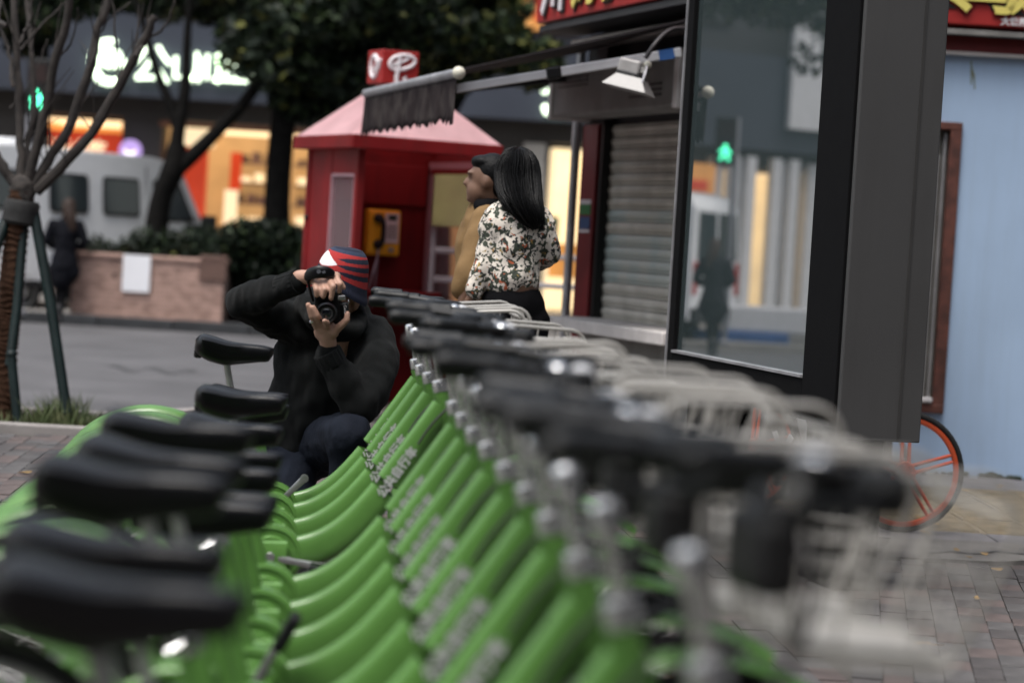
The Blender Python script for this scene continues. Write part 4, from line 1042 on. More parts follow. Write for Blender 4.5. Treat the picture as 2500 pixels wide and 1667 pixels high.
# round lilac sign on the wall
p = WD(300, 347, FY - .3)
rs_ = thing('round_sign', 'small glowing lilac round sign with white smile mounted over the white van', 'sign', p)
b = MB(); b.lathe([(.205, 0), (.21, .03), (.21, .1), (.19, .12)], (0, 0.06, 0), (0, -1, 0), 32); b.build('disc', lit('lilac_glow', (.36, .25, .55), .5), rs_)
b = MB(); b.tube([(-.10, -.07, .0), (-.05, -.07, -.06), (0, -.07, -.075), (.05, -.07, -.06), (.10, -.07, 0)], .028, 8); b.ell((0, -.07, -.09), (.09, .02, .05)); b.build('smile', lit('white_glow', (.95, .85, 1), .75), rs_)
b = MB(); b.box((0, .17, 0), (.06, .2, .06)); b.build('bracket', M_black, rs_)

# ================================================================== unseen street canyon behind and beside the viewer, added to cut frontal sky fill
rb = thing('terrace_block', 'unseen grey terrace of buildings behind the viewer, added to cut frontal sky light', 'building', (0, -16, 0))
b = MB(); fbox(b, -40, 40, -6, 0, 0, 15); b.build('wall', M_fwall2, rb)
for i in range(-9, 10):
    for j in range(4):
        q = MB(); fbox(q, i * 4 - .9, i * 4 + .9, 0, .05, 1.2 + j * 3.5, 3.0 + j * 3.5); wf = q.build('window', M_fwall, rb)
        q = MB(); fbox(q, i * 4 - .82, i * 4 + .82, .05, .07, 1.28 + j * 3.5, 2.92 + j * 3.5); q.build('pane', M_pane, wf)
rb = thing('tower_block', 'unseen tall grey building behind the blue shop wall, added to cut sky light', 'building', (14, 22, 0))
b = MB(); fbox(b, -7, 12, -6, 8, 0, 16); b.build('wall', M_fwall2, rb)
rb = thing('side_block', 'unseen grey building right of the pavement, added to cut sky light', 'building', (14, 0, 0))
b = MB(); fbox(b, -6, 8, -14, 12, 0, 13); b.build('wall', M_fwall2, rb)

# ================================================================== TRAFFIC LIGHT
M_pole = mat('grey_pole', (0.2, 0.2, 0.22), 0.5, metal=.3, var=.1)
M_greenl = lit('green_lamp', (0.10, 1.0, 0.52), 2.0)
def traffic_light(base, zc_, rz, label):
    t = thing('traffic_light', label, 'traffic light', (base.x, base.y, ROAD_Z + .12), rz)
    h = zc_ - t.location.z
    b = MB(); b.lathe([(.09, 0), (.09, .04), (.045, .08), (.042, h + .5), (.03, h + .52)], (-.16, .05, 0)); b.build('pole', M_pole, t)
    b = MB(); b.box((0, 0, h + .16), (.32, .16, .72), bev=.02); b.build('housing', M_black, t)
    b = MB(); b.box((0, -.085, h + .33), (.24, .01, .24)); b.build('red_lens', mat('dead_lens', (.02, .008, .008), .3), t)
    b = MB(); b.ell((0.0, -.09, h + .085), (.03, .012, .03), nu=10, nv=8); b.tube([(0, -.09, h + .06), (0, -.09, h - .02)], [.03, .026], 8)
    for pts in (((0, h + .045), (-.06, h + .01), (-.07, h - .03)), ((0, h + .045), (.055, h + .02), (.08, h - .01)), ((-.01, h - .02), (-.045, h - .08), (-.055, h - .13)), ((.01, h - .02), (.04, h - .07), (.075, h - .12))):
        b.tube([(x, -.09, z) for x, z in pts], .02, 7)
    b.build('green_man', M_greenl, t)
    b = MB(); b.tube([(.14 * math.cos(a), -.08, h - .02 + .15 * math.sin(a)) for a in np.linspace(R(20), R(160), 10)], .012, 6); b.build('visor', M_black, t)
    return t
tl = W(97, 243, 30.3)
traffic_light(tl, tl.z, R(-15), 'pedestrian traffic light showing a green man behind the bare tree branches')

# ================================================================== VAN
M_vanw = mat('van_white', (0.90, 0.91, 0.93), 0.35, var=0.04, coat=.3)
M_vglass = mat('van_glass', (0.035, 0.045, 0.05), 0.08, var=0.0, spec=.7)
M_vdark = mat('van_trim', (0.02, 0.02, 0.022), .6, var=.1)
M_vblue = mat('van_blue', (0.04, 0.10, 0.28), .4)
def make_van(loc, heading, label):
    t = thing('van', label, 'van', loc, heading); t.scale = (1.05, 1.1, 1.12)      # local x forward, y left
    VS = 1.12
    prof = [(2.28, .38), (2.32, .62), (2.30, .92), (2.16, 1.16), (1.66, 1.94), (1.45, 2.07), (1.0, 2.12), (-1.9, 2.13), (-2.22, 2.06), (-2.32, 1.9), (-2.35, 1.0), (-2.35, .38)]
    vs = []; fs = []; n = len(prof)
    rows = [(-.86, .0), (-.84, .5), (-.76, 1.0)]
    # loft with tumblehome towards the roof
    lay = [-.5, -.47, 0, .47, .5]
    for k, f in enumerate((-1, -.985, -.90, .90, .985, 1)):
        for x, z in prof:
            tum = 1 - .11 * max(0, (z - 1.0) / 1.1)
            inset = 0 if abs(f) > .95 else 0.0
            xx = x * (1 - (.012 if abs(f) == 1 else 0)); zz = z - (.03 if abs(f) == 1 and z > 1.8 else 0)
            vs.append((xx, .86 * f * tum, zz))
    for k in range(5):
        for i in range(n): fs.append((k * n + i, k * n + (i + 1) % n, (k + 1) * n + (i + 1) % n, (k + 1) * n + i))
    fs.append(tuple(range(n))); fs.append(tuple(5 * n + i for i in range(n - 1, -1, -1)))
    b = MB(); b.add(vs, fs); bd = b.build('body', M_vanw, t)
    ty = lambda z: .86 * (1 - .11 * max(0, (z - 1.0) / 1.1)) + .004
    for s in (-1, 1):
        def side(poly, name, M, d=.012):
            q = MB(); q.prism([(x, s * ty(z), z) for x, z in poly], (0, s * d, 0)); return q.build(name, M, bd)
        for x0, x1 in ((-2.1, -1.45), (-1.05, -.30), (-.02, .72)):
            r_ = .07; P = []
            for cx, cz, a0 in ((x1 - r_, 1.82 - r_, 0), (x0 + r_, 1.82 - r_, 90), (x0 + r_, 1.32 + r_, 180), (x1 - r_, 1.32 + r_, 270)):
                for a in (0, 30, 60, 90): P.append((cx + r_ * math.cos(R(a0 + a)), cz + r_ * math.sin(R(a0 + a))))
            wn = side(P, 'window', M_vdark, .010)
            side([((x - (x0 + x1) / 2) * .92 + (x0 + x1) / 2, (z - 1.57) * .86 + 1.57) for x, z in P], 'pane', M_vglass, .016).parent = wn
        wn = side([(1.0, 1.28), (1.30, 1.28), (1.88, 1.30), (1.58, 1.78), (1.48, 1.82), (1.0, 1.82)], 'window', M_vdark, .010)
        side([(1.04, 1.32), (1.30, 1.32), (1.80, 1.34), (1.55, 1.74), (1.46, 1.78), (1.04, 1.78)], 'pane', M_vglass, .016).parent = wn
        side([(.86, .5), (.875, .5), (.875, 1.98), (.86, 1.98)], 'door_gap', M_vdark, .006)
        side([(.62, 1.06), (.78, 1.06), (.78, 1.10), (.62, 1.10)], 'door_handle', M_vdark, .03)
        side([(-1.0, .62), (-.6, .62), (-.6, .78), (-1.0, .78)], 'blue_lettering', M_vblue, .005)
        side([(.2, .60), (.55, .60), (.55, .70), (.2, .70)], 'blue_lettering', M_vblue, .005)
        side([(-2.3, .36), (2.3, .36), (2.3, .46), (-2.3, .46)], 'sill_trim', M_vdark, .008)
        for x in (-1.45, 1.45):
            q = MB(); q.lathe([(.30, -.09), (.325, -.06), (.325, .06), (.30, .09), (.2, .095)], (x, s * .76, .325), (0, s, 0), 28); wh = q.build('wheel', M_tyre, t)
            q = MB(); q.lathe([(.19, .09), (.20, .10), (.12, .085), (.05, .10), (0, .10)], (x, s * .76, .325), (0, s, 0), 20); q.build('hubcap', M_alloy, wh)
        q = MB(); q.box((2.0, s * 1.0, 1.3), (.12, .22, .2), bev=.03); q.build('mirror', M_vdark, t)
        q = MB(); q.box((-2.36, s * .74, .95), (.03, .12, .45), bev=.01); q.build('tail_light', M_redref, t)
        q = MB(); q.box((2.28, s * .62, .80), (.1, .3, .2), bev=.03); q.build('headlight', M_chrome, t)
        q = MB(); q.prism([(-2.352, s * .06, 1.2), (-2.352, s * .68, 1.2), (-2.33, s * .64, 1.85), (-2.33, s * .06, 1.85)], (-.014, 0, 0)); q.build('rear_window', M_vglass, t)
    q = MB(); q.prism([(2.14, -.72, 1.20), (2.14, .72, 1.20), (1.69, .66, 1.90), (1.69, -.66, 1.90)], (.02, 0, .016)); q.build('windscreen', M_vglass, t)
    q = MB(); q.box((-2.40, 0, .45), (.12, 1.66, .22), bev=.04); q.build('bumper', M_vdark, t)
    q = MB(); q.box((2.31, 0, .48), (.14, 1.66, .24), bev=.04); q.build('bumper', M_vdark, t)
    q = MB(); q.tube([(-1.0, 0, 2.14), (-1.0, 0, 2.22)], .2, 14); q.build('roof_vent', M_vanw, t)
    return t
vhead = math.atan2(math.cos(R(33)), math.sin(R(33)))
vfr = Vector((-5.55, 36.0, ROAD_Z)); vd = Vector((math.sin(R(33)), math.cos(R(33)), 0))
make_van(vfr - vd * 2.2, vhead, 'white minivan parked behind the pink planter and the walking woman')

# ================================================================== TREES
M_bark = mat('dark_bark', (0.009, 0.0085, 0.008), .95, spec=.1, var=.4, vscale=10, bump=.6, bscale=30)
LEAFM = [mat('leaf_dark', (0.008, 0.015, 0.008), .55, spec=.25, var=.3, vscale=2), mat('leaf_mid', (0.030, 0.048, 0.018), .5, spec=.3, var=.3, vscale=2), mat('leaf_olive', (0.14, 0.145, 0.04), .5, spec=.3, var=.35, vscale=2)]
def leaves(name, parent, clusters, n, size, wts, rs, flat=0.5):
    """leaf blades scattered through a set of clumps: (x,y,z, rx,ry,rz, weight)"""
    r_ = np.random.default_rng(rs); cl = np.array(clusters, float); wt = cl[:, 6] / cl[:, 6].sum()
    idx = r_.choice(len(cl), n, p=wt); d = r_.normal(size=(n, 3)); d /= np.linalg.norm(d, axis=1)[:, None]
    rad = r_.random(n) ** 0.45
    c = cl[idx, :3] + d * cl[idx, 3:6] * rad[:, None]
    nrm = r_.normal(size=(n, 3)); nrm[:, 2] += flat; nrm /= np.linalg.norm(nrm, axis=1)[:, None]
    t = np.cross(nrm, r_.normal(size=(n, 3))); t /= np.linalg.norm(t, axis=1)[:, None]; bt = np.cross(nrm, t)
    s = (size * (0.6 + 0.8 * r_.random(n)))[:, None]
    v = np.empty((n, 6, 3))
    for k, (a, b_, h) in enumerate(((-1, 0, 0), (-.3, -.42, .1), (.45, -.36, .06), (1.05, 0, -.12), (.45, .36, .06), (-.3, .42, .1))):
        v[:, k] = c + t * s * a + bt * s * b_ + nrm * s * h
    me = bpy.data.meshes.new(name); me.vertices.add(n * 6); me.vertices.foreach_set('co', v.reshape(-1))
    me.loops.add(n * 6); me.loops.foreach_set('vertex_index', np.arange(n * 6)); me.polygons.add(n)
    me.polygons.foreach_set('loop_start', np.arange(n) * 6); me.polygons.foreach_set('loop_total', np.full(n, 6))
    for M in LEAFM: me.materials.append(M)
    cw = np.array([wts[min(int(k), len(wts) - 1)] for k in range(1)])
    ph = np.clip(wts[None, :] * (0.6 + 0.8 * r_.random((len(cl), 3)))[idx], 0, None); ph /= ph.sum(1)[:, None]
    u = r_.random(n); mi = (u > ph[:, 0]).astype(int) + (u > ph[:, 0] + ph[:, 1]).astype(int)
    me.polygons.foreach_set('material_index', mi); me.update(); me.validate()
    o = obj(name, me, parent, 'stuff'); return o
def clumps(cx, cy, cz, RX, RY, RZ, k, rs, smin=.45, smax=.95):
    r_ = random.Random(rs); out = []
    for _ in range(k):
        while True:
            p = [r_.uniform(-1, 1) for _ in range(3)]
            if sum(q * q for q in p) < 1: break
        s_ = r_.uniform(smin, smax); out.append((cx + p[0] * RX, cy + p[1] * RY, cz + p[2] * RZ, s_, s_, s_ * .6, s_ ** 2))
    return out
def tree(label, base, limbs, cl, n, size, wts, rs, group='street trees across the road', cat='tree', lsize=.09):
    t = thing('street_tree', label, cat, base, 0, group)
    b = MB(); b.tube([Vector(p) - t.location for p, r_ in limbs[0]], [r_ for p, r_ in limbs[0]], 14); tk = b.build('trunk', M_bark, t)
    for lm_ in limbs[1:]:
        b = MB(); b.tube([Vector(p) - t.location for p, r_ in lm_], [r_ for p, r_ in lm_], 10); b.build('limb', M_bark, tk)
    cl2 = [(c[0] - base[0], c[1] - base[1], c[2] - base[2]) + tuple(c[3:]) for c in cl]
    leaves('crown', t, cl2, n, lsize, np.array(wts, float), rs)
    return t
TD = 33.0
def T(px, py, d=0): return WD(px, py, TD + d)
def limb(pts, rads): return [(p, r_) for p, r_ in zip(curve_pts(pts, 12), np.interp(np.linspace(0, 1, 13), np.linspace(0, 1, len(rads)), rads))]
b1 = T(352, 640); b1.z = 0
tree('dark evergreen street tree with forked trunk left of the lit shop window', b1,
     [limb([b1, T(358, 540), T(372, 450), T(398, 390), T(408, 330)], [.20, .17, .15, .17, .13]),
      limb([T(402, 380), T(408, 310), T(425, 210), T(430, 90), T(440, -60)], [.12, .10, .08, .06, .04]),
      limb([T(410, 300), T(385, 225), T(362, 170), T(330, 60), T(300, -40)], [.08, .07, .06, .05, .03]),
      limb([T(395, 400), T(450, 350), T(520, 280), T(580, 210), T(660, 60), T(700, -40)], [.12, .11, .09, .085, .06, .04])],
     clumps(T(350, -90).x, TD + 1.6, T(350, -290).z, 2.3, 2.0, 1.2, 46, 3) + clumps(T(500, 20).x, TD + 1.6, T(500, -75).z, 1.3, 1.2, .45, 16, 4, .3, .5) + clumps(T(600, 20).x, TD + .5, T(610, 120).z, .3, .5, .4, 6, 44, .18, .28) + [(T(px, 10, 2).x, TD + 2 + random.uniform(-.4, .4), T(px, 12 + random.uniform(-26, 14), 2).z, .42, .4, .26, .16) for px in range(110, 660, 32)], 26000, .13, [6, 3, .5], 11)
b2 = T(640, 640, .4); b2.z = 0
tree('dark evergreen street tree with thick straight trunk between shop window and booth', b2,
     [limb([b2, T(636, 470, .4), T(648, 300, .4), T(655, 230, .4), T(668, 120, .4)], [.24, .185, .18, .17, .13]),
      limb([T(655, 240, .4), T(700, 140, .4), T(740, 40, .4), T(790, -60, .4)], [.12, .09, .06, .04]),
      limb([T(652, 230, .4), T(620, 120, .4), T(580, 0, .4)], [.10, .07, .04])],
     clumps(T(770, 40).x, TD + .6, T(770, -10).z, 1.35, 1.7, 1.25, 44, 5) + clumps(T(740, 190).x, TD + .3, T(740, 190).z, .65, .9, .4, 16, 6, .3, .5), 30000, .13, [7, 3, .4], 12)
b3 = T(1010, 640, 1.5); b3.z = 0
tree('olive tinged street tree behind the phone booth roof and the awning', b3,
     [limb([b3, T(1010, 470, 1.5), T(1015, 300, 1.5), T(1020, 120, 1.5)], [.2, .17, .14, .11]), limb([T(1015, 300, 1.5), T(1080, 180, 1.5), T(1150, 60, 1.5)], [.1, .08, .05]), limb([T(1016, 280, 1.5), T(960, 150, 1.5), T(920, 30, 1.5)], [.1, .08, .05])],
     clumps(T(1000, 60, 1.5).x, TD + 1.5, T(1000, 45, 1.5).z, 1.1, 1.7, .95, 40, 8, .35, .65) + clumps(T(1240, 100, 1.2).x, TD + 1.2, T(1240, 135, 1.2).z, .5, .7, .38, 14, 9, .18, .32), 32000, .13, [4, 3, 1.8], 13)
b4 = T(90, 640, 6); b4.z = 0
tree('dark street tree partly hidden behind the bare pollarded tree at far left', b4,
     [limb([b4, T(90, 450, 6), T(95, 300, 6), T(100, 100, 6)], [.2, .17, .14, .1])],
     clumps(T(30, -20, 6).x, TD + 6, T(30, 0, 6).z, .7, 1.2, .8, 30, 14, .3, .45), 18000, .13, [7, 3, .3], 14)
b5 = Vector((3.6, 36, 0))
tree('street tree whose crown shows between the kiosk and the awning', b5, [limb([b5, b5 + Vector((0, 0, 2)), b5 + Vector((.2, 0, 4.2))], [.2, .17, .12])],
     clumps(4.6, 36, 5.6, 2.2, 2.0, 1.5, 40, 15), 22000, .13, [5, 3, 1.2], 15)
# trees further left, which the mirror-like glass shows
for k, (x, y) in enumerate(((-15.5, 32.5), (-20.5, 33.5), (-11.5, 36))):
    bt = Vector((x, y, 0))
    tree(('dark street tree beyond the left edge, mirrored in the light box glass', 'second dark street tree beyond the left edge, mirrored in the light box glass', 'third dark street tree beyond the left edge, behind the mirrored white van')[k], bt, [limb([bt, bt + Vector((.1, 0, 2)), bt + Vector((0, 0, 4.5))], [.2, .16, .1])], clumps(x, y, 6.0, 2.6, 2, 1.7, 34, 30 + k), 9000, .13, [6, 3, .6], 16 + k)

# hedge in the planter: several bushes
for k, (px, py, rx, rz_, nn) in enumerate(((310, 575, .55, .22, 2600), (420, 565, .6, .30, 3200), (540, 545, .75, .42, 4600), (650, 545, .8, .55, 5200), (700, 600, .7, .5, 3600))):
    p = WD(px, py, 31.9 + .1 * k); rzz = p.z - .0
    h = thing('bush', ('low dark clipped bush nearest the white poster', 'low dark bush at the foot of the forked trunk', 'dark bush below the lit shop window', 'tall dark bush in front of the thick straight trunk', 'dark bush touching the left side of the phone booth')[k], 'bush', (p.x, p.y, 0), 0, 'dark bushes behind the planter')
    b = MB(); b.tube([(0, 0, .2), (0.02, 0, p.z)], .05, 8); b.build('stem', M_bark, h)
    leaves('foliage', h, [(random.uniform(-rx, rx), random.uniform(-.35, .35), p.z - .12 + random.uniform(-rz_ * .8, rz_ * .35), .34, .32, .26, 1) for _ in range(26)], int(nn * 1.9), .05, np.array([9, 1.2, .05]), 40 + k)

# ================================================================== BARE POLLARDED TREE WITH STAKES
GD = 14.7
def G(px, py, d=0): return WD(px, py, GD + d)
M_wrap = mat('straw_wrap', (0.050, 0.026, 0.016), .95, spec=.1, var=.5, vscale=20, bump=.8, bscale=80, col2=(0.085, .046, .03))
M_twig = mat('twig_bark', (0.036, 0.030, 0.027), .9, var=.4, vscale=18, bump=.5, bscale=60)
M_band = mat('black_band', (0.02, 0.02, 0.02), .8, var=.4, vscale=20)
gb = G(8, 905); gb.z = 0
bt = thing('bare_tree', 'bare pollarded young tree with straw wrapped trunk and three green stakes', 'tree', gb)
g = lambda p: p - gb
b = MB(); tp = curve_pts([gb - Vector((0, 0, .15)), G(12, 820), G(24, 680), G(42, 490), G(50, 440)], 18); b.tube([g(p) for p in tp], [.088, .082] + [.072 + .005 * math.sin(i * 1.7) for i in range(17)], 18); trunk = b.build('trunk', M_wrap, bt)
b = MB()
for i in range(46):
    u = i / 46 * .93; k = u * 18; q = tp[int(k)].lerp(tp[min(18, int(k) + 1)], k - int(k))
    b.tube([g(q) + Vector((.074 * math.cos(a), .074 * math.sin(a), .01 * math.sin(3 * a + i))) for a in np.linspace(0, 6.28, 14, endpoint=False)], .007, 5, closed=True)
o_ = b.build('straw_rope', M_wrap, trunk); o_['kind'] = 'stuff'
b = MB(); b.lathe([(.098, -.08), (.112, -.06), (.108, 0), (.114, .05), (.10, .075)], g(G(48, 487)), (G(50, 440) - G(42, 490)).normalized()); b.build('stake_band', M_band, bt)
b = MB(); b.ell(g(G(52, 440)), (.085, .08, .095)); b.chain([(g(G(50, 470)), .075), (g(G(52, 430)), .082)]); me = organic(b, .02, 3, .02, .05); me.materials.append(M_twig); obj('knuckle', me, bt)
BR = [([(40, 430), (10, 390), (-15, 345), (-30, 300)], .045, .035, 0), ([(45, 425), (48, 330), (42, 200), (38, 100), (30, -20)], .036, .026, .1),
      ([(64, 430), (88, 320), (105, 250), (128, 140), (150, 60), (160, -20)], .040, .030, -.1), ([(75, 432), (110, 370), (160, 290), (205, 160), (225, 70), (255, -10)], .042, .03, .05),
      ([(82, 440), (150, 375), (215, 295), (270, 200), (312, 125), (340, 75), (352, 38)], .046, .030, -.05), ([(70, 425), (60, 350), (78, 240), (70, 110), (60, -20)], .028, .016, .25),
      ([(48, 115), (90, 65), (150, 5)], .012, .006, .1), ([(330, 90), (372, 70), (400, 10), (405, -20)], .012, .006, -.05), ([(350, 60), (330, 100), (310, 130)], .02, .016, -.08),
      ([(272, 195), (268, 120), (262, 30), (255, -20)], .009, .006, 0), ([(12, 60), (-5, 40), (5, -20)], .02, .012, .2), ([(205, 160), (238, 60), (300, 5)], .011, .006, .1), ([(45, 100), (65, 55), (75, -10)], .016, .01, .05),
      ([(30, 200), (20, 120), (0, 60)], .018, .012, .1), ([(128, 140), (165, 95), (180, 20)], .01, .005, -.15), ([(160, 290), (205, 215), (265, 150)], .006, .003, .2), ([(20, 250), (70, 190), (110, 90)], .006, .003, .3)]
for pts, r0, r1, d in BR:
    P = curve_pts([G(x, y, d * (i / max(1, len(pts) - 1)) * 2) for i, (x, y) in enumerate(pts)], 16)
    b = MB(); b.tube([g(p) + Vector((random.gauss(0, .004), random.gauss(0, .004), 0)) for p in P], [.80 * (r0 + (r1 - r0) * i / 16) * (1 + random.gauss(0, .05)) for i in range(17)], 9); b.build('branch', M_twig, bt)
M_stake = mat('stake_green', (0.005, 0.013, 0.013), .5, spec=.3, var=.25, vscale=10)
for pts, r_ in (([(78, 488), (115, 690), (154, 950)], .034), ([(56, 492), (40, 700), (22, 840)], .030), ([(20, 490), (-10, 570), (-60, 800)], .034)):
    P = [G(x, y, -.25 * (i / (len(pts) - 1))) for i, (x, y) in enumerate(pts)]
    b = MB(); b.tube([g(p) for p in P], r_, 12); b.build('stake', M_stake, bt)
b = MB(); p0, p1 = G(26, 815, -.27), G(44, 952, -.35); p1.z = 0; b.tube([g(p0), g(p1)], .030, 12); b.ell(g(p0), (.034, .034, .034)); b.build('stake', M_stake, bt)
for k in range(34):      # fine twigs
    pts, r0, r1, d = BR[random.choice((1, 2, 3, 4, 5, 3, 4))]; i0 = random.randrange(1, len(pts) - 1); x, y = pts[i0]
    x += random.uniform(-6, 6); y += random.uniform(-25, 25); dx = random.uniform(-55, 75); dy = -random.uniform(50, 130); dd = d + random.uniform(-.15, .15)
    P = curve_pts([G(x, y, d), G(x + dx * .35 + random.uniform(-8, 8), y + dy * .45, (d + dd) / 2), G(x + dx, y + dy, dd)], 8)
    b = MB(); b.tube([g(p) for p in P], list(np.linspace(.0055, .002, 9)), 5); b.build('twig', M_twig, bt)
# tree pit with kerb and grass
pit = thing('tree_pit', 'small stone edged tree pit with tufts of grass under the bare tree', 'tree pit', (gb.x, gb.y, 0))
M_soil = mat('soil', (0.06, 0.05, 0.035), .95, var=.4)
b = MB(); b.box((-.0, 0, -.02), (1.5, 1.1, .05)); b.build('soil', M_soil, pit)
for cx, cy, lx_, ly_ in ((-.38, -.6, .74, .1), (.38, -.58, .76, .1), (.8, 0, .1, 1.1), (-.8, 0, .1, 1.1), (0, .6, 1.5, .1)):
    b = MB(); b.box((cx, cy, .01), (lx_, ly_, .09), Matrix.Rotation(R(2 if cx > 0 else -1), 3, 'Z'), .012); b.build('edging_stone', M_kerb, pit)
n = 1500; vs = []; fs = []
M_grass = mat('grass', (0.05, 0.085, 0.025), .7, var=.4, vscale=10, col2=(.11, .11, .05))
b = MB()
for k in range(n):
    cxs = random.choice((-.5, -.3, .05, .33, .42, .6)); x = cxs + random.gauss(0, .13); y = random.uniform(-.5, .4); h_ = random.uniform(.05, .15) * (1.5 if abs(x - .36) < .14 else .8)
    if abs(x) > .74: continue
    a = random.uniform(0, 6.28); wv = random.uniform(.003, .006); lx_ = random.gauss(0, .35) * h_; ly_ = random.gauss(0, .35) * h_
    c, s_ = math.cos(a) * wv, math.sin(a) * wv
    b.add([(x - c, y - s_, .0), (x + c, y + s_, .0), (x + lx_ * .4 + c * .7, y + ly_ * .4 + s_ * .7, h_ * .6), (x + lx_ * .4 - c * .7, y + ly_ * .4 - s_ * .7, h_ * .6), (x + lx_, y + ly_, h_)], [(0, 1, 2, 3), (3, 2, 4)])
b.build('grass', M_grass, pit, kind='stuff')

# ================================================================== guard rail seen through the booth
gr = thing('guard_rail', 'grey metal street guard rail behind the phone booth glass', 'railing', (.1, 21.5, 0))
M_rail = mat('rail_grey', (.36, .35, .38), .5, metal=.2, var=.1)
for z in (W(1075, 611, 21.5).z, W(1075, 682, 21.5).z): 
    b = MB(); b.box((0, 0, z), (3.2, .06, .05), bev=.01); b.build('bar', M_rail, gr)
for x in (-1.5, -.5, .5, 1.5):
    b = MB(); b.box((x, 0, .5), (.06, .07, 1.05), bev=.01); b.build('post', M_rail, gr)
b = MB(); b.box((.75, -.04, W(1290, 665, 21.5).z), (.5, .02, .14)); b.build('blue_plate', mat('plate_blue', (.03, .05, .18), .5), gr)
# map poster behind the booth's glass (pale yellow-green)
mb_ = thing('notice_board', 'pale yellow green notice board seen through the phone booth glass', 'notice board', W(1120, 470, 20.5))
mb_.location.z = 0
x0, x1 = W(1050, 470, 20.5).x - mb_.location.x, W(1215, 470, 20.5).x - mb_.location.x; z0, z1 = W(1110, 555, 20.5).z, W(1110, 408, 20.5).z
M_ynb = mat('board_yellow', (.42, .42, .16), .6, var=.25, vscale=3)
b = MB(); b.box(((x0 + x1) / 2, 0, (z0 + z1) / 2), (x1 - x0, .05, z1 - z0), bev=.01); b.build('panel', M_ynb, mb_)
for x in (x0 + .05, x1 - .05):
    b = MB(); b.tube([(x, .05, 0), (x, .05, z1)], .025, 8); b.build('post', M_rail, mb_)

# ================================================================== PEOPLE
M_skin = mat('skin', (0.42, 0.245, 0.18), 0.5, var=0.10, vscale=25, bump=0.08, bscale=180)
M_skin2 = mat('skin_shaded', (0.16, 0.088, 0.058), 0.5, var=0.1, vscale=20)  # shaded copy of the skin: shadow on the faces put into its colour
def knit(name, col, scale=90, bump=.5):
    M = mat(name, col, 0.95, var=0.35, vscale=14, sheen=.04, spec=.12)
    n = M.node_tree; L = n.links.new; b = n.nodes['Principled BSDF']
    tc = n.nodes.new('ShaderNodeTexCoord'); wv = n.nodes.new('ShaderNodeTexWave'); wv.inputs['Scale'].default_value = scale; wv.inputs['Distortion'].default_value = 2.0; wv.inputs['Detail'].default_value = 2
    bp = n.nodes.new('ShaderNodeBump'); bp.inputs['Strength'].default_value = bump; bp.inputs['Distance'].default_value = .004
    L(tc.outputs['Object'], wv.inputs['Vector']); L(wv.outputs['Fac'], bp.inputs['Height']); L(bp.outputs[0], b.inputs['Normal']); return M
M_sweat = knit('charcoal_knit', (0.0075, 0.0085, 0.0088))
M_jean = mat('dark_jeans', (0.006, 0.008, 0.014), .9, spec=.15, var=.45, vscale=7, bump=.3, bscale=120, col2=(.014, .018, .028))
M_shoe = mat('shoe', (.02, .02, .022), .6)
def wear(mb, name, M, parent, voxel=.01, smooth=6, disp=0.0, dscale=.08, seed=0, label=None, mats=None):
    me = organic(mb, voxel, smooth, disp, dscale, seed); me.transform(Matrix.Translation(-parent.location))
    me.materials.append(M); return obj(name, me, parent, label=label)
def P4(x, y, D): return W(540 + x / 2.376, 580 + y / 2.376, D)
def PK(x, y, D): return W(620 + x / 5.227, 600 + y / 5.227, D)

# ---- crouching photographer
base = P4(560, 1900, 9.15); base.z = 0
man = thing('person', 'crouching photographer in charcoal sweater and striped beanie aiming a camera', 'person', base)
hc_ = PK(1120, 560, 9.05)
HR = Matrix.Rotation(R(14), 3, 'Y') @ Matrix.Rotation(R(-22), 3, 'Z') @ Matrix.Rotation(R(8), 3, 'X')
b = MB()
b.ell(hc_ + Vector((0.003, 0.012, .025)), (.077, .097, .10), HR); b.ell(hc_ + HR @ Vector((0, -.028, -.055)), (.058, .066, .075), HR)
b.capsule(hc_ + HR @ Vector((0, -.085, .005)), .013, hc_ + HR @ Vector((0, -.108, -.03)), .017)
b.ell(hc_ + HR @ Vector((.07, .01, -.03)), (.012, .022, .033), HR); b.ell(hc_ + HR @ Vector((-.07, .01, -.03)), (.012, .022, .033), HR)
b.ell(hc_ + HR @ Vector((0, -.083, -.072)), (.026, .012, .008), HR); b.ell(hc_ + HR @ Vector((0, -.078, -.088)), (.022, .012, .008), HR)
b.ell(hc_ + HR @ Vector((0, -.07, -.115)), (.022, .02, .018), HR)
for s in (-1, 1): b.ell(hc_ + HR @ Vector((.042 * s, -.06, -.03)), (.022, .022, .02), HR)
neck = P4(725, 540, 9.15)
b.capsule(hc_ + Vector((.01, .03, -.06)), .055, neck, .06)
sL, sR = P4(352, 462, 9.18), P4(868, 585, 9.18)      # image-left and image-right shoulders
pel = P4(500, 1200, 9.3)
b.chain([(neck, .07), (P4(620, 760, 9.22), .12), (P4(540, 1000, 9.24), .12), (pel, .11)]); b.capsule(sL, .06, sR, .06)
eL, wL = P4(128, 372, 9.0), PK(600, 405, 8.80); eR, wR = P4(800, 975, 8.88), PK(960, 1370, 8.84)
b.chain([(sL, .05), (eL, .042), (wL, .030)]); b.chain([(sR, .052), (eR, .045), (wR, .030)])
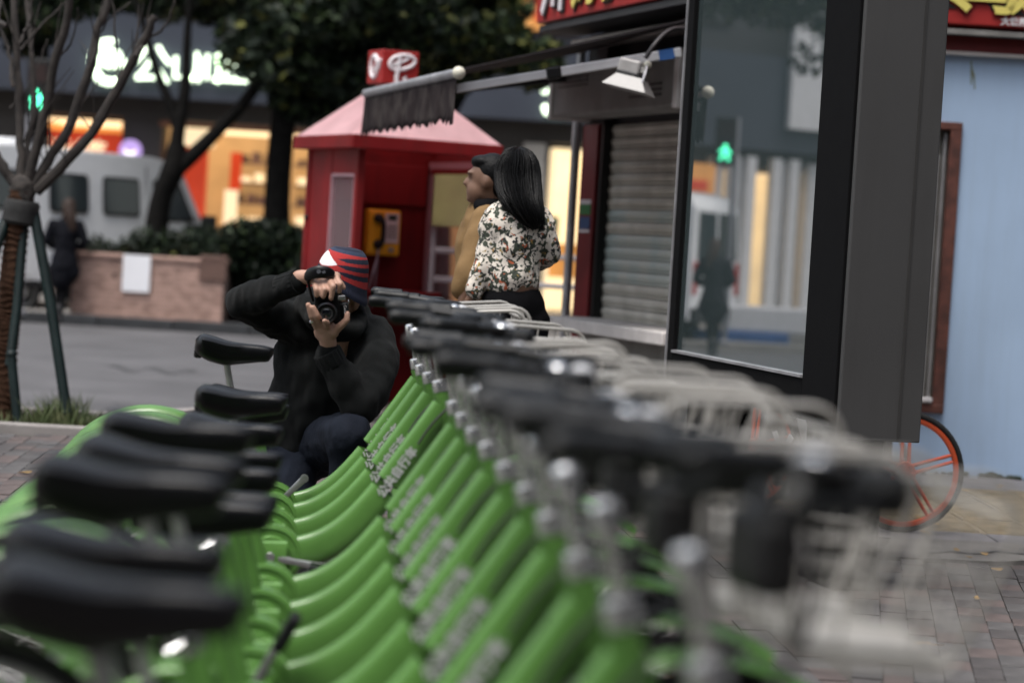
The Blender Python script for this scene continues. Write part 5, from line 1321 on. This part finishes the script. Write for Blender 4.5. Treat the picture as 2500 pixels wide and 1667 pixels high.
# image-left hand, draped over the camera from above
b.chain([(wL, .029), (PK(690, 400, 8.79), .028), (PK(800, 425, 8.775), .026), (PK(930, 415, 8.77), .025), (PK(1040, 400, 8.775), .022)])
b.capsule(PK(760, 400, 8.79), .024, PK(960, 380, 8.79), .024)
F = []
for pts in (((770, 450, 8.758), (798, 560, 8.715), (800, 632, 8.72)), ((868, 455, 8.755), (905, 560, 8.708), (884, 648, 8.715)), ((955, 430, 8.75), (1012, 520, 8.70), (985, 668, 8.712)), ((1050, 410, 8.755), (1098, 490, 8.725), (1088, 585, 8.735))):
    q = [PK(*p) for p in pts]; b.chain([(q[0], .0135), (q[1], .0118), (q[2], .0102)])
b.chain([(PK(1060, 440, 8.80), .014), (PK(1115, 490, 8.81), .012), (PK(1142, 535, 8.81), .0105)])
# image-right hand, cradling the lens from below
b.chain([(wR, .030), (PK(945, 1230, 8.825), .033), (PK(920, 1120, 8.81), .034)]); b.ell(PK(915, 1090, 8.805), (.046, .024, .042), Matrix.Rotation(R(-20), 3, 'Y'))
b.capsule(PK(860, 1060, 8.80), .027, PK(1000, 1100, 8.80), .026)
for pts in (((800, 1030, 8.785), (738, 900, 8.745), (693, 752, 8.735)), ((865, 1000, 8.775), (805, 890, 8.73), (758, 785, 8.725)), ((930, 1020, 8.78), (930, 985, 8.73), (900, 960, 8.71))):
    q = [PK(*p) for p in pts]; b.chain([(q[0], .0145), (q[1], .0125), (q[2], .0105)])
b.chain([(PK(1010, 1100, 8.80), .019), (PK(1120, 1010, 8.775), .0145), (PK(1185, 945, 8.765), .0125), (PK(1192, 865, 8.765), .010)])
# legs (the hidden skin under the jeans keeps the figure whole)
hL, hR2 = P4(440, 1215, 9.3), P4(590, 1200, 9.25)
kR, aR_ = P4(742, 1145, 8.80), P4(770, 1790, 8.98)
kL = P4(330, 1760, 9.0); aL_ = Vector((kL.x - .02, kL.y + .42, .08))
b.chain([(hR2, .08), (kR, .06), (aR_, .04)]); b.chain([(hL, .08), (kL, .06), (aL_, .04)])
body = wear(b, 'body', M_skin, man, .0048, 4)
# sweater
b = MB()
b.chain([(P4(700, 600, 9.2), .10), (P4(620, 760, 9.24), .155), (P4(560, 960, 9.26), .16), (P4(505, 1160, 9.3), .165)])
b.ell(P4(610, 740, 9.25), (.215, .14, .20), Matrix.Rotation(R(14), 3, 'Y')); b.ell(P4(545, 980, 9.27), (.20, .155, .20)); b.ell(P4(500, 1150, 9.3), (.195, .16, .12))
b.capsule(sL, .085, P4(600, 560, 9.2), .11); b.capsule(sR, .09, P4(700, 600, 9.2), .11)
b.chain([(sL, .088), (P4(215, 415, 9.06), .078), (eL, .070), (P4(285, 312, 8.90), .060), (P4(430, 262, 8.815), .043), (P4(446, 258, 8.81), .040)])
b.chain([(sR, .098), (P4(905, 730, 9.05), .090), (P4(868, 870, 8.96), .085), (eR, .080), (P4(715, 830, 8.86), .068), (P4(640, 715, 8.845), .052), (P4(617, 672, 8.84), .049)])
# hood and collar
b.chain([(P4(500, 395, 9.1), .055), (P4(560, 480, 9.0), .045), (P4(660, 545, 8.97), .04), (P4(770, 540, 8.99), .04), (P4(800, 470, 9.08), .042), (P4(800, 410, 9.15), .03)])
b.chain([(P4(480, 390, 9.2), .06), (P4(640, 370, 9.3), .08), (P4(790, 430, 9.22), .055)])
wear(b, 'sweater', M_sweat, man, .0095, 5, .010, .07, 5)
# cuffs: ribbed bands at the two wrists
def cuff(p, q, r_):
    q2 = MB(); d = (q - p); L = d.length; d.normalize(); pr = []
    rot = d.to_track_quat('Z', 'Y').to_matrix(); vs = []; fs = []; n = 48
    for i in range(9):
        for k in range(n):
            a = 2 * math.pi * k / n; rr = r_ * (1 + .035 * math.cos(a * 18) + .03 * math.sin(i / 8 * math.pi)); vs.append(p + rot @ Vector((rr * math.cos(a), rr * math.sin(a), L * i / 8)))
    for i in range(8):
        for k in range(n): fs.append((i * n + k, i * n + (k + 1) % n, (i + 1) * n + (k + 1) % n, (i + 1) * n + k))
    q2.add([v - man.location for v in vs], fs, True); o_ = q2.build('cuff', M_sweat, man); s_ = o_.modifiers.new('t', 'SOLIDIFY'); s_.thickness = .006
cuff(P4(345, 290, 8.86), P4(449, 257, 8.808), .047); cuff(P4(655, 745, 8.85), P4(612, 660, 8.838), .054)
# jeans
b = MB()
b.ell(P4(500, 1215, 9.3), (.185, .15, .13)); b.chain([(hR2, .115), (P4(680, 1165, 9.0), .098), (kR, .086), (P4(752, 1450, 8.88), .078), (P4(768, 1760, 8.97), .062)])
b.chain([(hL, .115), (P4(390, 1480, 9.13), .10), (kL, .088), (aL_, .06)])
wear(b, 'jeans', M_jean, man, .010, 5, .009, .06, 9)
for p, d in ((Vector((aR_.x, aR_.y, .05)), Vector((0, -1, 0))), (Vector((aL_.x, aL_.y, .06)), Vector((0, .6, -.3)))):
    b = MB(); b.chain([(p + Vector((0, .05, 0)), .042), (p + d * .09, .045), (p + d * .17 + Vector((0, 0, -.012)), .034)]); b.box(p + d * .06 + Vector((0, 0, -.035)), (.085, .26, .025), None, .008); wear(b, 'shoe', M_shoe, man, .008, 3)
# beanie: knitted dome with slanted brim and bands
c0 = PK(1118, 470, 9.06)
vs = []; fs = []; cols = []; nu, nv = 180, 120
navy, red, white, blue = (.007, .010, .028), (.34, .022, .022), (.72, .70, .72), (.022, .032, .065)
for j in range(nv + 1):
    s_ = j / nv
    for i in range(nu):
        th = 2 * math.pi * i / nu; cx, sy = math.cos(th), math.sin(th)
        zb = -.018 - .066 * cx + .012 * sy; zt = .150
        z = zb + (zt - zb) * s_
        e = max(0, (z - .02) / (zt - .02)); rr = (1 - e ** 2.6) ** .5 if e < 1 else 0
        rr = max(rr, .0 if s_ >= 1 else .05); rr *= 1 + .03 * math.exp(-((s_ - .06) / .07) ** 2)
        if s_ > .9: z -= .012 * ((s_ - .9) / .1)
        rib = 1 + .006 * math.sin(th * 55)
        p = c0 + Vector((.101 * rr * cx * rib + .012 * e, .118 * rr * sy * rib, z))
        vs.append(p - man.location)
        xn = cx * (1 if sy < .6 else .9)
        # woven bands: s along the crown, th round the head (front, facing the lens, is sin < 0)
        col = navy
        if .27 < s_ < .80: col = red
        if s_ >= .80: col = blue if s_ < .87 else navy
        if .22 < s_ <= .25 and cx < -.2: col = navy
        if col == red and cx > -.22:
            wdt = min(.042, .10 * (cx + .22))
            for cc in (.38 + .05 * cx, .52 + .06 * cx, .66 + .06 * cx):
                if abs(s_ - cc) < wdt: col = navy
        if sy < 0 and cx < -.18:
            if .30 < s_ < .74 and (-.16 - cx) > abs(s_ - .52) * 3.0: col = white
        cols.append(col)
for j in range(nv):
    for i in range(nu): fs.append((j * nu + i, j * nu + (i + 1) % nu, (j + 1) * nu + (i + 1) % nu, (j + 1) * nu + i))
fs.append(tuple(nv * nu + i for i in range(nu)))
hb_m = MB(); hb_m.add(vs, fs, True); me = hb_m.mesh('beanie')
a_ = me.color_attributes.new('pattern', 'FLOAT_COLOR', 'POINT'); a_.data.foreach_set('color', np.array([(*c, 1) for c in cols]).ravel())
M_bean = attr_mat('beanie_knit', .95, .35, 140, 0.0); me.materials.append(M_bean)
obj('beanie', me, man)

# ---- camera in his hands
cc = PK(955, 790, 8.86)
cam_o = thing('camera', 'black single lens reflex camera held upright to the photographer\'s face', 'camera', cc)
CRT = Matrix.Rotation(R(-6), 3, 'Y') @ Matrix.Rotation(R(4), 3, 'Z')
def cl_(x, y, z): return CRT @ Vector((x, y, z))
M_cbody = mat('camera_black', (.005, .005, .0055), .5, spec=.3, var=.1, bump=.15, bscale=300)
b = MB(); b.box((0, 0, 0), (.100, .058, .136), CRT, .012); b.box(cl_(-.012, -.028, .045), (.07, .02, .046), CRT, .01); b.build('camera_body', M_cbody, cam_o)
b = MB(); b.box(cl_(.058, -.002, -.012), (.034, .06, .066), CRT, .012); b.build('prism_housing', mat('camera_gloss', (.012, .012, .013), .22, var=0), cam_o)
ln = cl_(-.008, 0, -.018); ax_ = CRT @ Vector((0, -1, 0))
b = MB(); b.lathe([(.036, .02), (.037, .05), (.039, .055), (.0395, .095), (.036, .10), (.0365, .118), (.0345, .126), (.031, .122), (.029, .11)], ln, ax_, 40); le = b.build('lens_barrel', mat('lens_black', (.008, .008, .008), .35, var=0), cam_o)
b = MB(); b.lathe([(.0295, .108), (.02, .114), (.008, .117), (0, .1175)], ln, ax_, 32); b.build('front_glass', mat('lens_glass', (.006, .007, .010), .03, var=0, spec=.9), le)
b = MB(); b.lathe([(.0398, .062), (.0405, .064), (.0405, .088), (.0398, .09)], ln, ax_, 40); b.build('focus_ring', M_rubber, le)
b = MB(); b.lathe([(.024, .1135), (.0245, .1145), (.0235, .1145)], ln, ax_, 32); b.build('lens_mark', mat('lens_grey', (.05, .05, .05), .4, var=0), le)
place_text('Canon', .0145, M_swhite, cl_(.062, -.0335, -.012), CRT @ Vector((0, 0, -1)), CRT @ Vector((1, 0, 0)), cam_o, .0004, 'lettering', offset=.0002)
b = MB(); b.box(cl_(.05, -.02, .035), (.03, .02, .02), CRT, .004); b.build('metal_lug', M_alloy, cam_o)
b = MB(); b.box(cl_(.076, .0, .02), (.006, .02, .012), CRT, .002); b.box(cl_(.076, .0, -.03), (.006, .02, .012), CRT, .002); b.build('dial', M_chrome, cam_o)
q = [PK(668, 410, 8.76), PK(720, 360, 8.735), PK(830, 335, 8.722), PK(940, 345, 8.728), PK(1015, 385, 8.75)]
q = [p - cc for p in curve_pts(q, 16)]
b = MB(); b.tube(q, 1, 14, flat=([.012] + [.019 + .005 * math.sin(i / 14 * math.pi) for i in range(15)] + [.010], [.010] + [.012] * 15 + [.006], Vector((0, 0, 1)))); hsx = b.build('hand_strap', M_vinyl, cam_o)
b = MB(); b.tube([p - cc for p in (PK(690, 430, 8.755), PK(700, 500, 8.775), PK(735, 640, 8.80), PK(752, 700, 8.83))], .006, 8); b.build('strap_webbing', M_vinyl, cam_o)
b = MB(); b.lathe([(.007, 0), (.0085, .004), (.006, .004)], PK(828, 332, 8.712) - cc, (0, -1, .3), 16); b.lathe([(.006, 0), (.007, .003)], PK(890, 335, 8.713) - cc, (0, -1, .3), 16); b.build('strap_rivet', mat('rivet_gloss', (.02, .02, .024), .15, var=0), hsx)
b = MB(); b.lathe([(.0085, -.0035), (.0095, 0), (.0085, .0035)], PK(738, 965, 8.752) - man.location, PK(700, 860, 8.74) - PK(738, 965, 8.752), 16); b.build('ring', M_chrome, man)

# ---- couple
def Z5(x, y, D): return W(1050 + x / 3.484, 350 + y / 3.484, D)
M_tan = mat('tan_jacket', (0.20, 0.125, 0.058), .85, spec=.15, var=.12, vscale=6, bump=.15, bscale=90)
M_hair = mat('black_hair', (.004, .004, .0045), .45, spec=.15, var=.2, vscale=40, bump=.4, bscale=130)
M_blackcloth = mat('black_cloth', (.004, .004, .005), .9, spec=.1, var=.2)
def floral_material():
    M = bpy.data.materials.new('floral_print'); M.use_nodes = True; n = M.node_tree; L = n.links.new; b = n.nodes['Principled BSDF']
    tc = n.nodes.new('ShaderNodeTexCoord'); b.inputs['Roughness'].default_value = .85
    def layer(scale, lo, hi, w_):
        v = n.nodes.new('ShaderNodeTexNoise'); v.noise_dimensions = '4D'; v.inputs['W'].default_value = w_; v.inputs['Scale'].default_value = scale; v.inputs['Detail'].default_value = 1.5; v.inputs['Distortion'].default_value = .9
        L(tc.outputs['Object'], v.inputs['Vector']); r_ = n.nodes.new('ShaderNodeMapRange'); r_.inputs['From Min'].default_value = lo; r_.inputs['From Max'].default_value = hi; L(v.outputs['Fac'], r_.inputs['Value']); return r_.outputs[0]
    base = None
    prev = (.66, .60, .53, 1)
    for sc_, lo, hi, w_, col in ((36, .50, .53, 1.0, (.035, .045, .03, 1)), (46, .585, .61, 5.0, (.010, .011, .012, 1)), (27, .64, .66, 9.0, (.42, .10, .04, 1)), (40, .66, .68, 14.0, (.30, .20, .05, 1))):
        mx = n.nodes.new('ShaderNodeMix'); mx.data_type = 'RGBA'
        if base is None: mx.inputs[6].default_value = prev
        else: L(base, mx.inputs[6])
        mx.inputs[7].default_value = col; L(layer(sc_, lo, hi, w_), mx.inputs[0]); base = mx.outputs[2]
    L(base, b.inputs['Base Color']); return M
M_floral = floral_material()
CD = 11.0
bs_ = Z5(430, 1300, CD + .25); bs_.z = 0
gent = thing('person', 'man in tan jacket with dark collar, his face turned left in profile', 'person', bs_)
hd = Z5(475, 312, CD + .25)
b = MB()
b.ell(hd + Vector((.015, 0, .012)), (.092, .074, .105)); b.ell(hd + Vector((-.03, 0, -.055)), (.062, .058, .07)); b.capsule(hd + Vector((-.088, 0, .0)), .010, hd + Vector((-.100, 0, -.022)), .013)
b.ell(hd + Vector((-.078, 0, -.06)), (.014, .026, .010)); b.ell(hd + Vector((-.07, 0, -.095)), (.02, .025, .018)); b.ell(hd + Vector((-.08, 0, .03)), (.012, .045, .012)); b.ell(hd + Vector((.005, -.07, -.01)), (.022, .012, .032))
nk = Z5(500, 560, CD + .28); b.capsule(hd + Vector((.02, 0, -.06)), .055, nk, .06)
ch = Z5(530, 780, CD + .3); pv = Z5(480, 1180, CD + .3); b.chain([(nk, .08), (ch, .13), (pv, .13)])
hpz = pv.copy(); hpz.z = .92
for s in (-.09, .09): b.chain([(Vector((hpz.x + .02, hpz.y + s, .9)), .08), (Vector((hpz.x, hpz.y + s, .5)), .06), (Vector((hpz.x + .03, hpz.y + s, .07)), .045)])
sh_ = Z5(480, 680, CD + .12); el_ = Z5(395, 960, CD + .05); hn = Z5(300, 1250, CD - .02)
b.chain([(sh_, .05), (el_, .042), (hn, .03), (hn + Vector((-.01, 0, -.09)), .026)])
wear(b, 'body', M_skin2, gent, .009, 4)
b = MB(); b.chain([(Z5(500, 620, CD + .28), .10), (ch, .165), (pv + Vector((0, 0, .02)), .165)]); b.chain([(sh_, .085), (Z5(420, 850, CD + .06), .075), (el_, .072), (Z5(315, 1120, CD), .066), (Z5(275, 1250, CD), .054)]); b.ell(Z5(470, 950, CD + .3), (.15, .14, .3))
wear(b, 'jacket', M_tan, gent, .011, 5, .010, .09, 3)
b = MB(); b.chain([(Z5(425, 530, CD + .2), .035), (Z5(470, 560, CD + .18), .05), (Z5(540, 560, CD + .25), .06)]); wear(b, 'collar', M_blackcloth, gent, .01, 3)
b = MB(); b.ell(hd + Vector((.030, 0, .035)), (.092, .080, .098)); b.ell(hd + Vector((.06, 0, -.02)), (.055, .074, .07)); b.ell(hd + Vector((-.02, 0, .085)), (.06, .066, .035)); wear(b, 'hair', M_hair, gent, .009, 7)
b = MB(); b.ell(Vector((hpz.x, hpz.y, .92)), (.16, .15, .13))
for s in (-.09, .09): b.chain([(Vector((hpz.x + .02, hpz.y + s, .9)), .10), (Vector((hpz.x, hpz.y + s, .5)), .085), (Vector((hpz.x + .03, hpz.y + s, .10)), .07)])
wear(b, 'trousers', M_blackcloth, gent, .012, 4, .008)
for s in (-.09, .09):
    b = MB(); b.chain([(Vector((hpz.x + .05, hpz.y + s, .05)), .045), (Vector((hpz.x - .13, hpz.y + s, .04)), .04)]); wear(b, 'shoe', M_shoe, gent, .01, 3)

bs_ = Z5(720, 1300, CD); bs_.z = 0
lady = thing('person', 'woman with long black hair in white floral print jacket seen from behind', 'person', bs_)
hd = Z5(742, 318, CD)
b = MB(); b.ell(hd + Vector((0, 0, .02)), (.076, .094, .105)); b.ell(hd + Vector((-.02, .04, -.05)), (.058, .06, .07)); b.capsule(hd + Vector((-.02, .09, -.005)), .010, hd + Vector((-.025, .108, -.025)), .013)
nk = Z5(740, 540, CD); ch = Z5(745, 760, CD); pv = Z5(710, 1180, CD)
b.capsule(hd + Vector((0, 0, -.06)), .045, nk, .05); b.chain([(nk, .07), (ch, .11), (Z5(715, 1000, CD), .10), (pv, .125)])
shl, ell_, hnl = Z5(585, 640, CD), Z5(500, 940, CD - .02), Z5(385, 1230, CD - .05); shr, elr, hnr = Z5(905, 660, CD), Z5(1005, 930, CD + .02), Z5(920, 1020, CD + .22)
b.chain([(shl, .045), (ell_, .036), (hnl, .026), (hnl + Vector((-.03, -.0, -.07)), .022)]); b.chain([(shr, .045), (elr, .036), (hnr, .026)])
for s in (-.085, .085): b.chain([(Vector((pv.x + s, pv.y, .95)), .085), (Vector((pv.x + s, pv.y - .02, .5)), .06), (Vector((pv.x + s, pv.y + .02, .09)), .04)])
wear(b, 'body', M_skin2, lady, .009, 4)
b = MB(); b.chain([(Z5(740, 590, CD), .10), (ch, .135), (Z5(715, 960, CD), .128), (Z5(695, 1150, CD), .135)]); b.ell(Z5(745, 730, CD), (.185, .125, .15)); b.ell(Z5(690, 1130, CD), (.125, .13, .075))
b.chain([(shl, .072), (Z5(545, 780, CD - .01), .066), (ell_, .062), (Z5(435, 1110, CD - .04), .052), (Z5(378, 1250, CD - .05), .046)]); b.chain([(shr, .072), (Z5(975, 800, CD), .066), (elr, .064), (hnr, .045)])
wear(b, 'floral_jacket', M_floral, lady, .0095, 5, .010, .08, 2)
b = MB(); b.ell(hd + Vector((0, -.005, .03)), (.095, .108, .118)); b.chain([(hd + Vector((.005, -.02, -.0)), .094), (Z5(760, 400, CD - .05), .093), (Z5(785, 500, CD - .09), .082), (Z5(830, 600, CD - .11), .062), (Z5(875, 670, CD - .12), .036), (Z5(900, 715, CD - .12), .016)]); b.chain([(hd + Vector((-.05, 0, -.02)), .06), (Z5(690, 470, CD - .05), .06), (Z5(660, 540, CD - .08), .03)])
b.chain([(Z5(840, 380, CD - .02), .045), (Z5(895, 540, CD - .08), .045), (Z5(945, 650, CD - .10), .018)])
hr_ = wear(b, 'hair', M_hair, lady, .009, 8, .0015, .03)
PTH = [(hd + Vector((0, 0, .148)), .012), (hd + Vector((0, -.004, .135)), .055), (hd + Vector((0, -.006, .09)), .088), (hd + Vector((0, -.008, .03)), .102), (Z5(758, 400, CD - .05), .098), (Z5(785, 500, CD - .09), .088), (Z5(828, 600, CD - .11), .070), (Z5(872, 675, CD - .12), .048), (Z5(900, 735, CD - .12), .030)]
b = MB()
for k in range(300):
    ph_ = random.uniform(0, 2 * math.pi)
    if math.sin(ph_) > .75: continue
    n_ = random.choice((7, 8, 8, 9)); dr = random.gauss(0, .004)
    pts = [c + Vector((math.cos(ph_ + random.gauss(0, .03)) * (r_ + dr + i * random.uniform(-.0008, .0012)), math.sin(ph_) * (r_ + dr) * 1.05, random.gauss(0, .004))) for i, (c, r_) in enumerate(PTH[:n_])]
    b.tube([q - lady.location for q in curve_pts(pts, 14)], [.0032] * 12 + [.0022, .0015, .0008], 4, cap=False)
o_ = b.build('hair_strand', M_hair, hr_); o_['kind'] = 'stuff'
b = MB(); b.ell(Vector((pv.x, pv.y, 1.02)), (.155, .135, .16))
for s in (-.085, .085): b.chain([(Vector((pv.x + s, pv.y, .95)), .10), (Vector((pv.x + s, pv.y - .02, .5)), .075), (Vector((pv.x + s, pv.y + .02, .10)), .06)])
wear(b, 'trousers', M_blackcloth, lady, .012, 4, .006)
for s in (-.085, .085):
    b = MB(); b.chain([(Vector((pv.x + s, pv.y - .03, .05)), .04), (Vector((pv.x + s, pv.y + .14, .035)), .034)]); wear(b, 'shoe', M_shoe, lady, .01, 3)

# ---- woman walking on the road, seen from behind (built round its own base, so it can be copied)
M_coat = mat('navy_coat', (.006, .0065, .010), .8, spec=.15, var=.3, vscale=8)
M_brownhair = mat('brown_hair', (.040, .020, .012), .5, var=.4, vscale=30, bump=.4, bscale=100)
def walker(loc, rz, label):
    t = thing('person', label, 'person', (0, 0, 0))
    V = Vector
    b = MB(); b.ell(V((.02, 0, 1.55)), (.075, .09, .105)); b.ell(V((.02, .05, 1.49)), (.055, .055, .065)); b.capsule(V((.02, .09, 1.54)), .01, V((.02, .105, 1.52)), .012); b.capsule(V((.02, 0, 1.46)), .045, V((0, 0, 1.36)), .05); b.chain([(V((0, 0, 1.36)), .07), (V((0, 0, 1.15)), .11), (V((0, 0, .92)), .12)])
    for s in (-1, 1): b.chain([(V((.17 * s, 0, 1.33)), .045), (V((.26 * s, -.02, 1.10)), .038), (V((.17 * s, .14, 1.03)), .03), (V((.12 * s, .20, 1.03)), .024)])
    b.chain([(V((-.07, 0, .88)), .08), (V((-.06, .10, .48)), .055), (V((-.06, .0, .09)), .038)]); b.chain([(V((.06, 0, .88)), .08), (V((.02, -.02, .48)), .055), (V((-.02, -.12, .12)), .038)])
    wear(b, 'body', M_skin2, t, .012, 3)
    b = MB(); b.chain([(V((0, 0, 1.36)), .09), (V((0, 0, 1.2)), .15), (V((0, 0, .98)), .15), (V((0, 0, .78)), .19), (V((-.02, 0, .60)), .17)]); b.ell(V((0, 0, 1.28)), (.20, .12, .12)); b.ell(V((-.01, 0, .70)), (.225, .17, .18))
    for s in (-1, 1): b.chain([(V((.17 * s, 0, 1.32)), .075), (V((.255 * s, -.02, 1.10)), .066), (V((.19 * s, .10, 1.03)), .06)])
    wear(b, 'coat', M_coat, t, .014, 4, .010, .09)
    b = MB(); b.ell(V((.02, -.01, 1.565)), (.088, .10, .11)); b.chain([(V((.03, -.04, 1.52)), .085), (V((.06, -.07, 1.40)), .075), (V((.09, -.09, 1.27)), .045)]); b.ell(V((.04, -.05, 1.44)), (.09, .06, .1)); wear(b, 'hair', M_brownhair, t, .012, 3, .008, .03)
    b = MB(); b.chain([(V((-.07, 0, .80)), .085), (V((-.06, .10, .48)), .068), (V((-.06, .0, .10)), .052)]); b.chain([(V((.06, 0, .80)), .085), (V((.02, -.02, .48)), .068), (V((-.02, -.12, .14)), .052)]); wear(b, 'trousers', M_blackcloth, t, .013, 3)
    for p in ((-.06, 0), (-.02, -.12)):
        b = MB(); b.chain([(V((p[0], p[1] - .03, .05)), .042), (V((p[0], p[1] + .13, .035)), .036)]); b.chain([(V((p[0], p[1], .05)), .05), (V((p[0], p[1], .22)), .052)]); wear(b, 'boot', M_shoe, t, .012, 3)
    t.location = loc; t.rotation_euler = (0, 0, rz); return t
wl = W(150, 787, 31.5 * .985); wl.z = ROAD_Z
wk = walker(wl, R(4), 'woman with long brown hair in dark coat walking away along the planter')

# ================================================================== unseen copies beyond the left edge, added only for the glass to reflect
gp = LC + LN * -0.012
def mirror(p):
    p = Vector(p); d = (p - gp).dot(LN); return p - LN * (2 * d)
v = mirror(W(1733, 850, 33.0)); v.z = ROAD_Z
w2 = copy_tree(wk); w2.location = v; w2.rotation_euler = (0, 0, R(35)); w2['label'] = 'unseen copy of the woman in dark coat, added for the light box reflection'
v = mirror(W(1770, 372, 34.5)); tz = v.z
traffic_light(v, tz, math.atan2((gp - v).y, (gp - v).x) + math.pi / 2, 'unseen copy of the green man traffic light, added for the light box reflection')
vc = W(1765, 700, 36.0); vc.z = ROAD_Z; vf = Vector((-math.sin(R(62)), math.cos(R(62)), 0))
v = mirror(vc + vf * 2.6); v.z = ROAD_Z; rf_ = vf - LN * (2 * vf.dot(LN))
make_van(v, math.atan2(rf_.y, rf_.x), 'unseen copy of the white van, added for the light box reflection')
def on_front(px, py):      # where the mirrored sight line meets the shop front
    a0, a1 = mirror(W(px, py, 20)), mirror(W(px, py, 60)); k = (FY - .8 - a0.y) / (a1.y - a0.y); return a0 + (a1 - a0) * k
q0, q1 = on_front(1664, 395), on_front(1745, 480)
b = MB(); fbox(b, min(q0.x, q1.x), max(q0.x, q1.x), -.78, -.6, q1.z, q0.z); so = b.build('orange_sign', M_orange, fb)
b = MB(); fbox(b, q0.x * .4 + q1.x * .6 - .15, q0.x * .4 + q1.x * .6 + .3, -.82, -.78, q1.z + .1, q0.z - .35); b.build('red_panel', M_redlit, so)
v = mirror(W(1860, 826, 36.5)); v.z = ROAD_Z  # invented low block, added to give the reflection its white band
br_ = thing('road_barrier', 'unseen low white barrier block with blue base, added for the light box reflection', 'barrier', v, math.atan2((mirror(W(1960, 826, 36.5)) - v).y, (mirror(W(1960, 826, 36.5)) - v).x))
b = MB(); b.box((.25, 0, .47), (1.7, .3, .42), bev=.05); b.build('panel', M_wp, br_)
b = MB(); b.box((-.35, 0, .14), (1.5, .45, .26), bev=.03); b.build('base', M_vblue, br_)
for px in (1800, 1842, 1905, 1948):
    q0, q1 = on_front(px, 455), on_front(px + 22, 455)
    b = MB(); fbox(b, min(q0.x, q1.x), max(q0.x, q1.x), -.5, -.3, 0, 3.45); b.build('white_pillar', M_wp, fb)

# ================================================================== ORANGE BICYCLE by the blue wall
M_or = mat('bike_orange', (0.66, 0.10, 0.035), .4, var=.1, coat=.3)
ob = thing('bicycle', 'orange spoked shared bicycle parked by the blue wall', 'bicycle', (1.62, 12.0, 0))
H1 = W(2206, 1155, 11.62) - ob.location; H2 = W(1846, 1085, 12.4) - ob.location
H1.z = .305; H2.z = .305
def owheel(c, ax):
    ax = Vector(ax).normalized(); u = ax.cross(UPZ).normalized()
    P = lambda r_, a, o=0: c + u * (r_ * math.cos(a)) + UPZ * (r_ * math.sin(a)) + ax * o
    b = MB(); b.tube([P(.288, a) for a in np.linspace(0, 2 * math.pi, 56, endpoint=False)], .0165, 10, closed=True); w_ = b.build('wheel_tyre', M_tyre, ob)
    b = MB(); b.tube([P(.264, a) for a in np.linspace(0, 2 * math.pi, 56, endpoint=False)], 1, 8, flat=(.014, .015, ax), closed=True); b.build('rim', M_or, w_)
    for k in range(5):
        a = R(18 + 72 * k)
        for d in (-.075, .075):
            b = MB(); b.tube([P(.05, a + d * 5.2, -.014), P(.16, a + d * 1.5, -.008), P(.262, a + d * .85, 0)], [.011, .0085, .009], 8); b.build('spoke', M_or, w_)
    b = MB(); b.lathe([(.018, -.05), (.05, -.045), (.056, -.02), (.05, .02), (.02, .05)], c, ax, 20); b.build('hub', M_or, w_)
    for k in range(5):
        b = MB(); a = R(54 + 72 * k); b.lathe([(.012, 0), (.014, .006), (.010, .01)], P(.038, a, -.045), -ax, 10); b.build('hub_bolt', M_or, w_)
    b = MB(); b.lathe([(.062, .02), (.064, .03), (.062, .04)], c, ax, 28); b.build('brake_disc', M_alloy, w_)
    return w_
owheel(H1, (-.06, 1, 0)); fd = (H2 - H1).normalized(); side_ = fd.cross(UPZ).normalized(); owheel(H2, side_)
L_ = (H2 - H1).length
fp = lambda t, z, s=0: H1 + fd * (t * L_) + Vector((0, 0, z - .305)) + side_ * s
b = MB(); b.tube([fp(.20, .78), fp(.22, .66), fp(.55, .33), fp(.62, .30)], [.03, .034, .038, .04], 12); b.tube([fp(.62, .30), fp(.72, .56), fp(.76, .70)], .022, 10); b.tube([fp(.62, .31), fp(1.0, .305, .05)], .022, 10); b.build('frame', M_alloy, ob)
b = MB(); b.tube([fp(.19, .82), fp(.15, .68)], .024, 10); b.tube([fp(.15, .68), fp(0.0, .305, .06)], .015, 8); b.build('fork', M_alloy, ob)
b = MB(); b.tube([fp(.20, .82), fp(.22, 1.0)], .014, 8); b.tube([fp(.32, 1.03, -.27), fp(.22, 1.01, -.12), fp(.21, 1.0, 0), fp(.22, 1.01, .12), fp(.32, 1.03, .27)], .013, 8); b.build('handlebar', M_black, ob)
b = MB(); b.tube([fp(.76, .70), fp(.78, .84)], .014, 8); b.build('seat_post', M_alloy, ob)
b = MB(); b.chain([(fp(.68, .87), .022), (fp(.76, .87), .04), (fp(.85, .88), .06)]); b.build('saddle', M_vinyl, ob)
b = MB(); b.tube([fp(.62, .30, -.06), fp(.70, .17, -.07)], .011, 8); b.build('crank', M_alloy, ob)
b = MB(); b.box(fp(.70, .17, -.12), (.09, .09, .025), None, .006); b.build('pedal', M_rubber, ob)
b = MB(); b.prism([fp(.655, .40, -.09), fp(.685, .42, -.09), fp(.73, .33, -.09), fp(.715, .30, -.09)], side_ * -.01); b.prism([fp(.80, .42, -.09), fp(.77, .43, -.09), fp(.70, .31, -.09), fp(.73, .30, -.09)], side_ * -.012); b.build('chain_guard', mat('guard_white', (.7, .7, .72), .35, var=.05), ob)
